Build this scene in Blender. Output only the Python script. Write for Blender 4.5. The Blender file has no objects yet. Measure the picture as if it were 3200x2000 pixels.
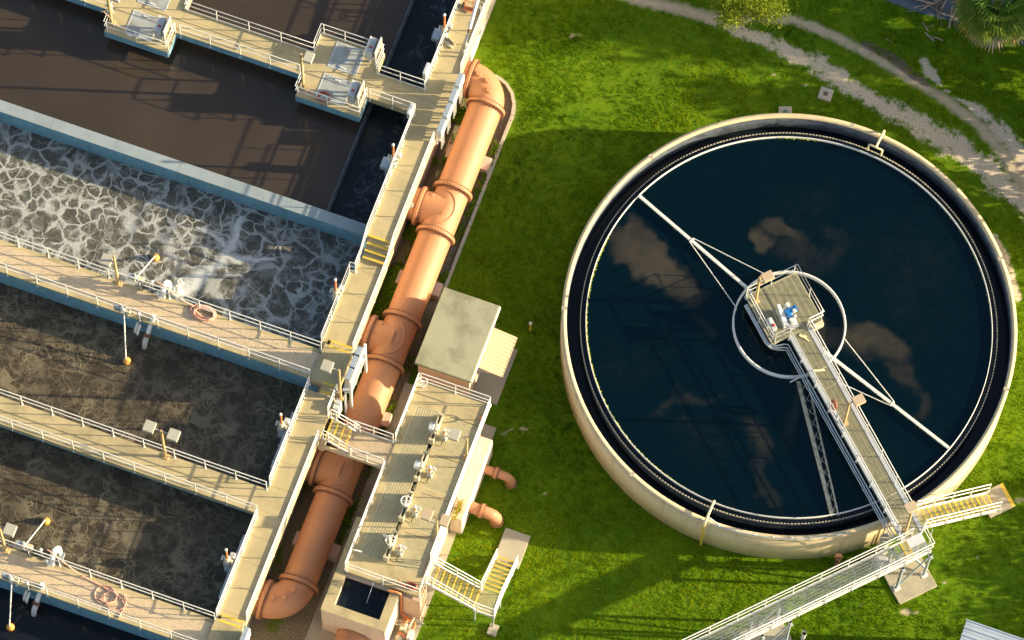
import bpy, math, random
import numpy as np
from mathutils import Vector, Matrix
random.seed(7); rng = np.random.default_rng(7)
SC = bpy.context.scene
R = math.radians
pi = math.pi

# ------------------------------------------------------------------ camera, sky, sun, exposure
# World axes: X across the basins (towards the round tank), Y along the main walkway, Z up, metres.
cam_d = bpy.data.cameras.new('camera'); cam = bpy.data.objects.new('camera', cam_d)
SC.collection.objects.link(cam); SC.camera = cam
cam_d.sensor_width = 36; cam_d.lens = 162; cam_d.clip_start = 1; cam_d.clip_end = 3000
def cam_matrix(tilt, roll, yaw, dist):
    t, r = R(tilt), R(roll)
    f = Vector((0, math.sin(t), -math.cos(t))); ri = Vector((1, 0, 0)); up = ri.cross(f)
    rr = math.cos(r)*ri + math.sin(r)*up; uu = -math.sin(r)*ri + math.cos(r)*up
    m = Matrix.Rotation(R(yaw), 3, 'Z')
    f, rr, uu = m @ f, m @ rr, m @ uu
    M = Matrix((rr, uu, -f)).transposed().to_4x4(); M.translation = -dist*f
    return M
cam.matrix_world = cam_matrix(20.6, 2.7, 17.2, 211.765)

SUN_AZ, SUN_EL = 17.6, 16.5          # azimuth counter-clockwise from +X, elevation
W = bpy.data.worlds.new('World'); SC.world = W; W.use_nodes = True
wn = W.node_tree; sky = wn.nodes.new('ShaderNodeTexSky'); sky.sky_type = 'NISHITA'; sky.sun_disc = False
sky.sun_elevation = R(SUN_EL); sky.sun_rotation = R(90 - SUN_AZ)
sky.air_density = 1.0; sky.dust_density = 2.6; sky.ozone_density = 0.7
bg = wn.nodes['Background']; bg.inputs[1].default_value = 0.105
wn.links.new(sky.outputs[0], bg.inputs[0])
sl = bpy.data.lights.new('sun', 'SUN'); sl.energy = 5.0; sl.angle = R(0.55); sl.color = (1.0, 0.83, 0.55)
so = bpy.data.objects.new('sun', sl); SC.collection.objects.link(so)
sd = Vector((math.cos(R(SUN_EL))*math.cos(R(SUN_AZ)), math.cos(R(SUN_EL))*math.sin(R(SUN_AZ)), math.sin(R(SUN_EL))))
so.rotation_euler = sd.to_track_quat('Z', 'Y').to_euler(); so.location = sd*80
SC.view_settings.view_transform = 'Standard'; SC.view_settings.look = 'None'
SC.view_settings.exposure = 1.25; SC.view_settings.gamma = 1; SC.view_settings.use_curve_mapping = False

# ------------------------------------------------------------------ materials
MAT = {}
def nd(nt, kind, ins=None, **attrs):
    n = nt.nodes.new('ShaderNode' + kind)
    for k, v in attrs.items(): setattr(n, k, v)
    for k, v in (ins or {}).items():
        s = n.inputs[k]
        if hasattr(v, 'is_output'): nt.links.new(v, s)
        else: s.default_value = v
    return n
def math_(nt, op, a, b=0.0, c=None, clamp=False):
    n = nd(nt, 'Math', operation=op, use_clamp=clamp)
    for i, v in enumerate((a, b) if c is None else (a, b, c)):
        if hasattr(v, 'is_output'): nt.links.new(v, n.inputs[i])
        else: n.inputs[i].default_value = v
    return n.outputs[0]
def mixc(nt, f, a, b):
    n = nd(nt, 'Mix', data_type='RGBA')
    for i, v in ((0, f), (6, a), (7, b)):
        if hasattr(v, 'is_output'): nt.links.new(v, n.inputs[i])
        else: n.inputs[i].default_value = v if i == 0 else (*v[:3], 1)
    return n.outputs[2]
def ramp(nt, f, a, b):
    return nd(nt, 'MapRange', {0: f, 1: a, 2: b}, interpolation_type='SMOOTHSTEP').outputs[0]
def noise(nt, vec, scale, detail=4, rough=.55, dist=0):
    return nd(nt, 'TexNoise', {'Vector': vec, 'Scale': scale, 'Detail': detail, 'Roughness': rough, 'Distortion': dist}).outputs[0]
def newmat(name):
    m = bpy.data.materials.new(name); m.use_nodes = True; MAT[name] = m
    nt = m.node_tree; return m, nt, nt.nodes['Principled BSDF'], nd(nt, 'NewGeometry').outputs['Position']
def bump(nt, b, h, strength, dist=.02):
    n = nd(nt, 'Bump', {'Strength': strength, 'Distance': dist, 'Height': h}); nt.links.new(n.outputs[0], b.inputs['Normal'])
def paint(name, col, rough=.5, var=.18, metal=0, scale=1.6, dirt=None, bmp=.0):
    """painted or plain surface with soft tonal variation and a little grime"""
    m, nt, b, pos = newmat(name)
    n1 = noise(nt, pos, scale, 5); n2 = noise(nt, pos, scale*9, 3)
    d = dirt or tuple(c*.55 for c in col)
    f = math_(nt, 'MULTIPLY', ramp(nt, n1, .42, .75), var*1.6); f = math_(nt, 'ADD', f, math_(nt, 'MULTIPLY', ramp(nt, n2, .5, .8), var*.6), clamp=True)
    nt.links.new(mixc(nt, f, col, d), b.inputs['Base Color'])
    b.inputs['Roughness'].default_value = rough; b.inputs['Metallic'].default_value = metal
    if bmp: bump(nt, b, n2, bmp)
    return m
def concrete(name, col, dark, joints=None, streak=0, scale=.9, stain=.6, rough=.85):
    m, nt, b, pos = newmat(name)
    n1 = noise(nt, pos, scale, 6, .62); n2 = noise(nt, pos, scale*5, 5); n3 = noise(nt, pos, 34, 3)
    c = mixc(nt, math_(nt, 'MULTIPLY', ramp(nt, n1, .40, .72), stain), col, dark)
    c = mixc(nt, math_(nt, 'MULTIPLY', ramp(nt, n2, .45, .8), .35), c, tuple(x*1.12 for x in col))
    c = mixc(nt, math_(nt, 'MULTIPLY', ramp(nt, n3, .55, .75), .25), c, dark)
    if streak:   # old drip marks running down upright faces
        sp = nd(nt, 'VectorMath', {0: pos, 1: (3.2, 3.2, .22)}, operation='MULTIPLY').outputs[0]
        c = mixc(nt, math_(nt, 'MULTIPLY', ramp(nt, noise(nt, sp, 1.0, 5, .65), .50, .74), streak), c, tuple(x*.62 for x in dark))
    if joints:
        sx = nd(nt, 'SeparateXYZ', {0: pos}).outputs
        for ax, pitch, off in joints:
            fr = math_(nt, 'FRACT', math_(nt, 'DIVIDE', math_(nt, 'ADD', sx[ax], off + 1000*pitch), pitch))
            j = math_(nt, 'LESS_THAN', fr, .022/pitch)
            c = mixc(nt, math_(nt, 'MULTIPLY', j, .65), c, tuple(x*.4 for x in dark))
    nt.links.new(c, b.inputs['Base Color']); b.inputs['Roughness'].default_value = rough
    bump(nt, b, math_(nt, 'ADD', n3, n2), .25, .01)
    return m
concrete('deck', (.47, .385, .205), (.29, .24, .13), stain=.85)
concrete('deck_jointed', (.47, .385, .205), (.34, .28, .15), joints=[(1, 1.22, .35)], stain=.85)
concrete('wall_concrete', (.155, .31, .385), (.09, .21, .28), scale=1.3, streak=.55)
concrete('wall_top', (.27, .32, .335), (.19, .24, .26), joints=[(0, 3.1, .8)])
concrete('pale_wall', (.66, .54, .42), (.50, .40, .30), stain=.35, streak=.4)
concrete('peach_wall', (.60, .42, .30), (.46, .32, .23), stain=.35)
concrete('roof', (.34, .33, .22), (.18, .18, .11), scale=.8, stain=.9)
concrete('slab', (.42, .38, .27), (.26, .24, .17), stain=.8)
concrete('slab_grey', (.42, .38, .28), (.30, .27, .20), stain=.5)
concrete('tank_wall', (.68, .545, .315), (.54, .42, .24), stain=.45, scale=.6, streak=.45)
concrete('tank_inside', (.10, .12, .14), (.03, .035, .04), scale=2.5, stain=.9, rough=.5)
concrete('curb', (.50, .45, .34), (.34, .31, .24))
concrete('gravel_bed', (.20, .17, .11), (.07, .06, .04), scale=3, stain=1)
paint('white', (.76, .74, .67), .4, .14)
paint('alu', (.72, .74, .74), .38, .12, .35)
paint('galv', (.52, .55, .56), .45, .2, .3)
paint('pipe', (.47, .225, .108), .6, .34, scale=.8, dirt=(.36, .175, .09))
paint('pipe_dark', (.42, .19, .085), .5, .2)
paint('bolt', (.20, .085, .04), .5, .2)
paint('block', (.62, .46, .36), .8, .25)
paint('tan', (.52, .36, .17), .5, .15)
paint('lamp_head', (.42, .40, .32), .5, .12)
paint('lamp_head_tan', (.50, .39, .25), .5, .12)
paint('yellow', (.75, .52, .06), .6, .3)
paint('yellow_paint', (.80, .55, .04), .45, .12)
paint('cream_pipe', (.82, .70, .38), .45, .12)
paint('orange', (.62, .20, .07), .5, .15)
paint('buoy', (.80, .36, .07), .45, .15)
paint('hose', (.70, .38, .28), .5, .15)
paint('hose_red', (.45, .13, .08), .5, .25)
paint('red', (.55, .02, .03), .35, .05)
paint('blue', (.02, .20, .55), .4, .1)
paint('grey_box', (.50, .52, .50), .5, .15)
paint('steel_blue', (.42, .48, .52), .35, .12, .3)
paint('beige_box', (.58, .52, .36), .5, .12)
paint('black', (.03, .03, .035), .5, .1)
paint('rust', (.20, .09, .05), .8, .4)
paint('frp', (.53, .47, .27), .6, .25, scale=4)
paint('frp_grey', (.35, .335, .21), .6, .3, scale=4)
paint('frp_pink', (.74, .60, .40), .6, .25, scale=5)
paint('frp_plate', (.36, .28, .18), .8, .25, scale=5)
paint('steel_grate', (.42, .44, .40), .5, .2, .2)
paint('truss', (.54, .48, .34), .7, .5, scale=5, dirt=(.12, .13, .05))
paint('algae', (.35, .40, .05), .8, .4, scale=6)
paint('corrugated', (.62, .70, .74), .32, .2, .5)
paint('awning', (.60, .45, .26), .5, .1)
paint('wood', (.38, .30, .22), .85, .4)
paint('dead_frond', (.36, .27, .19), .9, .3)
paint('bark', (.16, .12, .09), .9, .4, scale=4)
paint('asphalt', (.10, .13, .15), .9, .3, scale=2, bmp=.3)
paint('hatch', (.40, .42, .40), .45, .6, .15, scale=2.2, dirt=(.27, .27, .21))
paint('shade_sheet', (.10, .095, .06), .9, .5, scale=3)  # tone of the shade seen through the chamber gratings
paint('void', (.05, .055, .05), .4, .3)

def leafy(name, a, b_, c, trans=.45):
    """foliage: hue varies per leaf through a face attribute; thin leaves let light through"""
    m, nt, b, pos = newmat(name)
    at = nd(nt, 'Attribute', attribute_name='tint').outputs['Fac']
    col = mixc(nt, ramp(nt, at, 0, .6), a, b_); col = mixc(nt, ramp(nt, at, .55, 1), col, c)
    nt.links.new(col, b.inputs['Base Color']); b.inputs['Roughness'].default_value = .6; b.inputs['Specular IOR Level'].default_value = .12
    tr = nd(nt, 'BsdfTranslucent', {'Color': col}).outputs[0]
    mx = nd(nt, 'MixShader', {0: trans, 1: b.outputs[0], 2: tr})
    nt.links.new(mx.outputs[0], nt.nodes['Material Output'].inputs[0])
leafy('grass_blade', (.080, .185, .005), (.21, .35, .006), (.42, .49, .010), .55)
leafy('leaf', (.13, .20, .015), (.27, .33, .025), (.45, .46, .07))
leafy('leaf_dark', (.03, .07, .012), (.05, .10, .015), (.08, .13, .02), .3)
leafy('palm_leaf', (.08, .17, .025), (.22, .27, .03), (.50, .30, .04), .35)

def make_ground():
    m, nt, b, pos = newmat('ground')
    n1 = noise(nt, pos, .55, 6, .6); n2 = noise(nt, pos, 3.2, 5, .65); n3 = noise(nt, pos, 17, 4, .7); n4 = noise(nt, pos, 60, 2)
    g = mixc(nt, ramp(nt, n1, .35, .68), (.075, .165, .005), (.13, .23, .006))
    g = mixc(nt, math_(nt, 'MULTIPLY', ramp(nt, n2, .42, .75), .6), g, (.20, .26, .014))
    g = mixc(nt, math_(nt, 'MULTIPLY', ramp(nt, n3, .5, .8), .6), g, (.045, .10, .007))
    bare = math_(nt, 'MULTIPLY', ramp(nt, noise(nt, pos, .9, 6, .7), .66, .76), .5)
    g = mixc(nt, bare, g, (.16, .13, .06))
    big = noise(nt, pos, 1.1, 5, .7)
    def msk(name, lo, hi, amp):
        a = nd(nt, 'Attribute', attribute_name=name).outputs['Fac']
        v = math_(nt, 'ADD', a, math_(nt, 'MULTIPLY', math_(nt, 'SUBTRACT', math_(nt, 'ADD', math_(nt, 'MULTIPLY', big, .45), math_(nt, 'ADD', math_(nt, 'MULTIPLY', n2, .35), math_(nt, 'MULTIPLY', n3, .2))), .5), amp))
        return ramp(nt, v, lo, hi)
    sand = mixc(nt, ramp(nt, n2, .35, .7), (.62, .51, .36), (.50, .40, .27))
    grav = mixc(nt, ramp(nt, n3, .38, .62), (.46, .39, .28), (.80, .69, .53))
    dark = mixc(nt, ramp(nt, n3, .4, .6), (.12, .09, .075), (.20, .15, .13))
    g = mixc(nt, msk('gravel', .40, .78, 3.2), g, grav)
    g = mixc(nt, msk('sand', .32, .92, 2.0), g, sand)
    g = mixc(nt, math_(nt, 'MULTIPLY', msk('mulch', .40, .60, .8), .8), g, dark)
    bed = mixc(nt, ramp(nt, n3, .4, .65), (.16, .13, .08), (.38, .32, .21))
    bed = mixc(nt, math_(nt, 'MULTIPLY', ramp(nt, n1, .5, .62), .9), bed, (.13, .20, .012))
    g = mixc(nt, msk('bed', .45, .55, .3), g, bed)
    nt.links.new(g, b.inputs['Base Color']); b.inputs['Roughness'].default_value = .95; b.inputs['Specular IOR Level'].default_value = .08
    bump(nt, b, math_(nt, 'ADD', n3, n4), .7, .05)
make_ground()

def make_waters():
    # plain murky water
    def murky(name, a, c, rough, wave, ws, ior=1.33):
        m, nt, b, pos = newmat(name)
        n = noise(nt, pos, .35, 4, .6, .4)
        nt.links.new(mixc(nt, ramp(nt, n, .3, .7), a, c), b.inputs['Base Color'])
        b.inputs['Roughness'].default_value = rough; b.inputs['IOR'].default_value = ior
        bump(nt, b, noise(nt, pos, ws, 3), wave, .02); return nt, b, pos
    murky('water_brown', (.056, .042, .030), (.044, .034, .025), .10, .03, 3, 1.45)
    nt, b, pos = murky('water_trough', (.008, .014, .018), (.012, .018, .022), .25, .5, 6)
    n = noise(nt, pos, 1.3, 7, .72, 1.5); n2 = noise(nt, pos, 9, 5, .75, .8)
    f = math_(nt, 'MULTIPLY', ramp(nt, n, .46, .66), ramp(nt, n2, .42, .66))
    sx = nd(nt, 'SeparateXYZ', {0: pos}).outputs
    band = math_(nt, 'MULTIPLY', ramp(nt, sx[0], -8.9, -8.2), ramp(nt, sx[0], -6.9, -7.8))
    nt.links.new(mixc(nt, math_(nt, 'MULTIPLY', math_(nt, 'MULTIPLY', f, band), .85), (.011, .016, .019), (.19, .215, .22)), b.inputs['Base Color'])
    murky('water_dark', (.007, .011, .015), (.012, .014, .016), .10, .10, 3)
    murky('water_launder', (.005, .009, .012), (.006, .010, .014), .15, .25, 5)
    murky('water_pit', (.005, .010, .016), (.010, .018, .026), .12, .2, 4)
    # clarifier: dark water with drifting clouds of sludge just under the surface (vertex attribute)
    m, nt, b, pos = newmat('water_clarifier')
    a = nd(nt, 'Attribute', attribute_name='sludge').outputs['Fac']
    n = math_(nt, 'ADD', math_(nt, 'MULTIPLY', noise(nt, pos, 2.2, 7, .7, .6), .6), math_(nt, 'MULTIPLY', noise(nt, pos, .7, 5, .6, 1.0), .4))
    f = ramp(nt, math_(nt, 'ADD', a, math_(nt, 'MULTIPLY', math_(nt, 'SUBTRACT', n, .5), .62)), .02, 1.10)
    f = math_(nt, 'MULTIPLY', f, math_(nt, 'ADD', .75, math_(nt, 'MULTIPLY', n, .5)), clamp=True)
    nt.links.new(mixc(nt, f, (.0003, .0045, .0066), (.050, .042, .028)), b.inputs['Base Color'])
    b.inputs['Roughness'].default_value = .06; b.inputs['IOR'].default_value = 1.40; b.inputs['Specular Tint'].default_value = (.42, .86, 1.0, 1)
    bump(nt, b, noise(nt, pos, 2, 2), .015, .02)
    # foam: webs between boiling cells
    def foam(name, water, water2, foamc, k, wid, cover, fine, rough, body, wamp=.9, jet=None):
        m, nt, b, pos = newmat(name)
        w1 = nd(nt, 'TexNoise', {'Vector': pos, 'Scale': .8, 'Detail': 3}); w2 = nd(nt, 'TexNoise', {'Vector': pos, 'Scale': 3.2, 'Detail': 3}); w3 = nd(nt, 'TexNoise', {'Vector': pos, 'Scale': 9, 'Detail': 2})
        def warp(v, n, amt):
            d = nd(nt, 'VectorMath', {0: n.outputs['Color'], 1: (.5, .5, .5)}, operation='SUBTRACT').outputs[0]
            d = nd(nt, 'VectorMath', {0: d, 'Scale': amt}, operation='SCALE').outputs[0]
            d = nd(nt, 'VectorMath', {0: d, 1: (1, 1, 0)}, operation='MULTIPLY').outputs[0]
            return nd(nt, 'VectorMath', {0: v, 1: d}, operation='ADD').outputs[0]
        p1 = warp(warp(pos, w1, wamp), w2, .12*wamp); p2 = warp(p1, w3, .08)
        def vor(p, s, feat):
            return nd(nt, 'TexVoronoi', {'Vector': p, 'Scale': s}, feature=feat, voronoi_dimensions='2D').outputs
        big = noise(nt, pos, .42, 3); mid = noise(nt, p1, 1.1, 4); speck = noise(nt, p2, 16, 5, .75)
        def cells(p, s, r0, dr, soft):
            """foam left between round boiling cells of uneven size; inside = 1 in a cell"""
            o = vor(p, s, 'F1'); rad = math_(nt, 'ADD', r0, math_(nt, 'MULTIPLY', nd(nt, 'SeparateXYZ', {0: o['Color']}).outputs[0], dr))
            rad = math_(nt, 'ADD', rad, math_(nt, 'MULTIPLY', math_(nt, 'SUBTRACT', mid, .5), -.35))
            q = math_(nt, 'SUBTRACT', o['Distance'], rad); return ramp(nt, q, -soft, soft)
        def web(p, s, w): return math_(nt, 'SUBTRACT', 1, ramp(nt, vor(p, s, 'DISTANCE_TO_EDGE')['Distance'], 0, w))
        veil = ramp(nt, mid, .36, .70)
        def net(p, s, r0, w0, w1):
            """soft bands between rounded cells, wider where the veil is thick"""
            d = vor(p, s, 'DISTANCE_TO_EDGE')['Distance']; w = math_(nt, 'ADD', w0, math_(nt, 'MULTIPLY', veil, w1))
            band = math_(nt, 'SUBTRACT', 1, ramp(nt, math_(nt, 'DIVIDE', d, w), .15, 1.25))
            return math_(nt, 'MAXIMUM', band, cells(p, s, r0, .22, .12))
        sel = ramp(nt, noise(nt, pos, .62, 3, .5), .44, .58)
        f1 = math_(nt, 'ADD', math_(nt, 'MULTIPLY', net(p1, k*.72, .56, wid, wid*2.0), sel), math_(nt, 'MULTIPLY', net(p1, k*1.55, .50, wid*1.3, wid*3.2), math_(nt, 'SUBTRACT', 1, sel)))
        f2 = math_(nt, 'MULTIPLY', net(p2, k*2.3, .50, .05, .08), math_(nt, 'ADD', .16, math_(nt, 'MULTIPLY', veil, .60)))
        f3 = math_(nt, 'MULTIPLY', web(p2, k*5.2, .13), math_(nt, 'ADD', .10, math_(nt, 'MULTIPLY', veil, fine)))
        f = math_(nt, 'MAXIMUM', math_(nt, 'MULTIPLY', f1, body), math_(nt, 'MAXIMUM', f2, f3))
        f = math_(nt, 'MAXIMUM', f, math_(nt, 'MULTIPLY', ramp(nt, noise(nt, p2, 2.0, 5, .6), .45, .75), body*.42))
        f = math_(nt, 'MULTIPLY', f, math_(nt, 'ADD', .50, math_(nt, 'MULTIPLY', ramp(nt, speck, .32, .68), .60)))
        if jet:
            for (ax, ay), (bx, by), w_ in jet:
                L2 = (bx-ax)**2+(by-ay)**2; q = nd(nt, 'VectorMath', {0: p1, 1: (ax, ay, 0)}, operation='SUBTRACT').outputs[0]; qs = nd(nt, 'SeparateXYZ', {0: q}).outputs
                tt = math_(nt, 'ADD', math_(nt, 'MULTIPLY', qs[0], (bx-ax)/L2), math_(nt, 'MULTIPLY', qs[1], (by-ay)/L2), clamp=True)
                ex = math_(nt, 'SUBTRACT', qs[0], math_(nt, 'MULTIPLY', tt, bx-ax)); ey = math_(nt, 'SUBTRACT', qs[1], math_(nt, 'MULTIPLY', tt, by-ay))
                dd = math_(nt, 'SQRT', math_(nt, 'ADD', math_(nt, 'MULTIPLY', ex, ex), math_(nt, 'MULTIPLY', ey, ey)))
                f = math_(nt, 'MAXIMUM', f, math_(nt, 'SUBTRACT', 1.05, ramp(nt, math_(nt, 'ADD', dd, math_(nt, 'MULTIPLY', math_(nt, 'SUBTRACT', speck, .5), .5)), w_*.3, w_*1.6)))
        f = math_(nt, 'MULTIPLY', f, math_(nt, 'ADD', cover, math_(nt, 'MULTIPLY', ramp(nt, big, .35, .62), 1-cover)), clamp=True)
        wc = mixc(nt, ramp(nt, mid, .35, .65), water, water2)
        nt.links.new(mixc(nt, f, wc, foamc), b.inputs['Base Color'])
        nt.links.new(math_(nt, 'ADD', rough, math_(nt, 'MULTIPLY', f, .6)), b.inputs['Roughness'])
        b.inputs['IOR'].default_value = 1.33
        bump(nt, b, math_(nt, 'ADD', f, math_(nt, 'MULTIPLY', speck, .5)), .5, .06)
    foam('water_foam', (.050, .047, .032), (.076, .066, .042), (.54, .56, .54), 1.18, .050, .80, .42, .30, .88, 1.0, [((-14.5, -5.2), (-13.5, -3.6), .34), ((-13.5, -3.6), (-12.9, -2.0), .24), ((-12.9, -2.0), (-12.8, -.6), .15), ((-13.1, -2.5), (-10.9, -1.9), .13), ((-12.9, -2.1), (-14.6, -1.6), .10), ((-14.0, -5.4), (-8, -5.3), .13)])
    foam('water_scum', (.046, .036, .023), (.058, .045, .028), (.31, .265, .17), 1.25, .024, .45, .62, .20, .58, 1.5)
make_waters()

# ------------------------------------------------------------------ mesh building
ORG = {}
class MB:
    """collects shapes, links them as one mesh; M carries local coordinates to world"""
    def __init__(s, M=None): s.v = []; s.f = []; s.sm = []; s.M = M
    def add(s, vs, fs, smooth=False):
        n = len(s.v)
        if s.M is not None: vs = [tuple(s.M @ Vector(p)) for p in vs]
        s.v += [tuple(p) for p in vs]; s.f += [tuple(i+n for i in f) for f in fs]; s.sm += [smooth]*len(fs); return s
    def box(s, x0, x1, y0, y1, z0, z1):
        return s.add([(x0,y0,z0),(x1,y0,z0),(x1,y1,z0),(x0,y1,z0),(x0,y0,z1),(x1,y0,z1),(x1,y1,z1),(x0,y1,z1)],
                     [(3,2,1,0),(4,5,6,7),(0,1,5,4),(1,2,6,5),(2,3,7,6),(3,0,4,7)])
    def cbox(s, x0, x1, y0, y1, z0, z1, c=.03):
        """box with chamfered top and upright edges"""
        def ring(z, i):
            a, b_, d, e = x0+i, x1-i, y0+i, y1-i
            return [(a+c,d,z),(b_-c,d,z),(b_,d+c,z),(b_,e-c,z),(b_-c,e,z),(a+c,e,z),(a,e-c,z),(a,d+c,z)]
        v = ring(z0, 0) + ring(z1-c, 0) + ring(z1, c*.7)
        f = [tuple(range(7, -1, -1)), tuple(range(16, 24))]
        for k in (0, 8):
            for i in range(8): f.append((k+i, k+(i+1) % 8, k+8+(i+1) % 8, k+8+i))
        return s.add(v, f)
    def prism(s, poly, z0, z1):
        n = len(poly)
        v = [(x, y, z0) for x, y in poly] + [(x, y, z1) for x, y in poly]
        return s.add(v, [tuple(range(n-1, -1, -1)), tuple(range(n, 2*n))] + [(i, (i+1) % n, n+(i+1) % n, n+i) for i in range(n)])
    def bar(s, p, q, w, h=None):
        h = h or w; p, q = Vector(p), Vector(q); d = (q-p).normalized()
        u = d.cross(Vector((0,0,1)))
        u = Vector((1,0,0)) if u.length < 1e-4 else u.normalized()
        n = u.cross(d); u = u*w/2; n = n*h/2
        return s.add([p-u-n, p+u-n, p+u+n, p-u+n, q-u-n, q+u-n, q+u+n, q-u+n],
                     [(0,3,2,1),(4,5,6,7),(0,1,5,4),(1,2,6,5),(2,3,7,6),(3,0,4,7)][::1])
    def tube(s, pts, r, n=8, closed=False, caps=True):
        pts = [Vector(p) for p in pts]; m = len(pts); v = []; f = []
        rs = r if isinstance(r, (list, tuple)) else [r]*m
        prev = None
        for i, p in enumerate(pts):
            a = pts[i-1] if (i > 0 or closed) else None; b = pts[(i+1) % m] if (i < m-1 or closed) else None
            t = Vector((0,0,0))
            if a is not None: t += (p-a).normalized()
            if b is not None: t += (b-p).normalized()
            t = t.normalized() if t.length > 1e-6 else Vector((0,0,1))
            if prev is None:
                u = t.orthogonal().normalized() if abs(t.z) > .95 else t.cross(Vector((0,0,1))).normalized()
            else:
                u = prev - t*prev.dot(t); u = u.normalized() if u.length > 1e-6 else t.orthogonal().normalized()
            prev = u; w = t.cross(u)
            for k in range(n):
                q = 2*pi*k/n; v.append(p + rs[i]*(math.cos(q)*u + math.sin(q)*w))
        for i in range(m if closed else m-1):
            a, b = i*n, ((i+1) % m)*n
            for k in range(n): f.append((a+k, a+(k+1) % n, b+(k+1) % n, b+k))
        s.add(v, f, True)
        if caps and not closed: s.add(v[:n], [tuple(range(n-1, -1, -1))]); s.add(v[-n:], [tuple(range(n))])
        return s
    def cyl(s, x, y, z0, z1, r, n=20, r2=None):
        return s.tube([(x,y,z0),(x,y,z1)], [r, r if r2 is None else r2], n)
    def ball(s, c, r, n=16, m=10, sz=1):
        v = [(c[0], c[1], c[2]-r*sz)]; f = []
        for j in range(1, m):
            q = -pi/2 + pi*j/m
            for i in range(n): v.append((c[0]+r*math.cos(q)*math.cos(2*pi*i/n), c[1]+r*math.cos(q)*math.sin(2*pi*i/n), c[2]+r*sz*math.sin(q)))
        v.append((c[0], c[1], c[2]+r*sz)); L = len(v)-1
        for i in range(n):
            f.append((0, 1+(i+1) % n, 1+i)); f.append((L, L-n+i, L-n+(i+1) % n))
            for j in range(m-2): a = 1+j*n; f.append((a+i, a+(i+1) % n, a+n+(i+1) % n, a+n+i))
        return s.add(v, f, True)
    def ringwall(s, cx, cy, r0, r1, z0, z1, n=160):
        """hollow cylinder wall between radii r0 < r1"""
        v = []; f = []
        for i in range(n):
            a = 2*pi*i/n; c, d = math.cos(a), math.sin(a)
            v += [(cx+r1*c, cy+r1*d, z0), (cx+r1*c, cy+r1*d, z1), (cx+r0*c, cy+r0*d, z1), (cx+r0*c, cy+r0*d, z0)]
        fs = []; fl = []
        for i in range(n):
            a, b = 4*i, 4*((i+1) % n)
            fs += [(a, b, b+1, a+1), (a+2, b+2, b+3, a+3)]; fl += [(a+1, b+1, b+2, a+2), (a+3, b+3, b, a)]
        k = len(s.f); s.add(v, fs + fl, True); return s
    def build(s, name, mat, parent=None):
        me = bpy.data.meshes.new(name)
        o0 = ORG.get(parent.name, Vector((0,0,0))) if parent else Vector((0,0,0))
        if not parent and s.v:
            a = np.array([tuple(p) for p in s.v]); lo, hi = a.min(0), a.max(0)
            o0 = Vector(((lo[0]+hi[0])/2, (lo[1]+hi[1])/2, lo[2]))
        me.from_pydata([(p[0]-o0.x, p[1]-o0.y, p[2]-o0.z) for p in s.v], [], s.f)
        me.polygons.foreach_set('use_smooth', s.sm)
        me.materials.append(MAT[mat]); me.update()
        o = bpy.data.objects.new(name, me); SC.collection.objects.link(o)
        if parent: o.parent = parent; ORG[o.name] = o0
        else: o.location = o0; ORG[o.name] = o0
        return o
def tag(o, label, cat, group=None, kind=None):
    if kind: o['kind'] = kind
    else: o['label'] = label; o['category'] = cat
    if group: o['group'] = group
    return o
def thing(name, label, cat, loc=(0,0,0), group=None):
    o = bpy.data.objects.new(name, None); SC.collection.objects.link(o)
    o.empty_display_size = .2; o.location = loc; ORG[o.name] = Vector(loc)
    return tag(o, label, cat, group)
def solo(name, mb, mat, label, cat, group=None): return tag(mb.build(name, mat), label, cat, group)
def struct(name, mb, mat): return tag(mb.build(name, mat), None, None, kind='structure')
def dup(root, loc, label, rotz=None):
    r = root.copy(); SC.collection.objects.link(r); r.location = loc; ORG[r.name] = Vector(loc)
    if rotz is not None: r.rotation_euler = (0, 0, rotz)
    r['label'] = label
    for ch in list(root.children):
        c = ch.copy(); SC.collection.objects.link(c); c.parent = r
        for g in ch.children:
            d = g.copy(); SC.collection.objects.link(d); d.parent = c
    return r
def bez(a, b, c, n=8):
    a, b, c = Vector(a), Vector(b), Vector(c)
    return [(1-t)**2*a + 2*t*(1-t)*b + t*t*c for t in [i/n for i in range(n+1)]]

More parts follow.
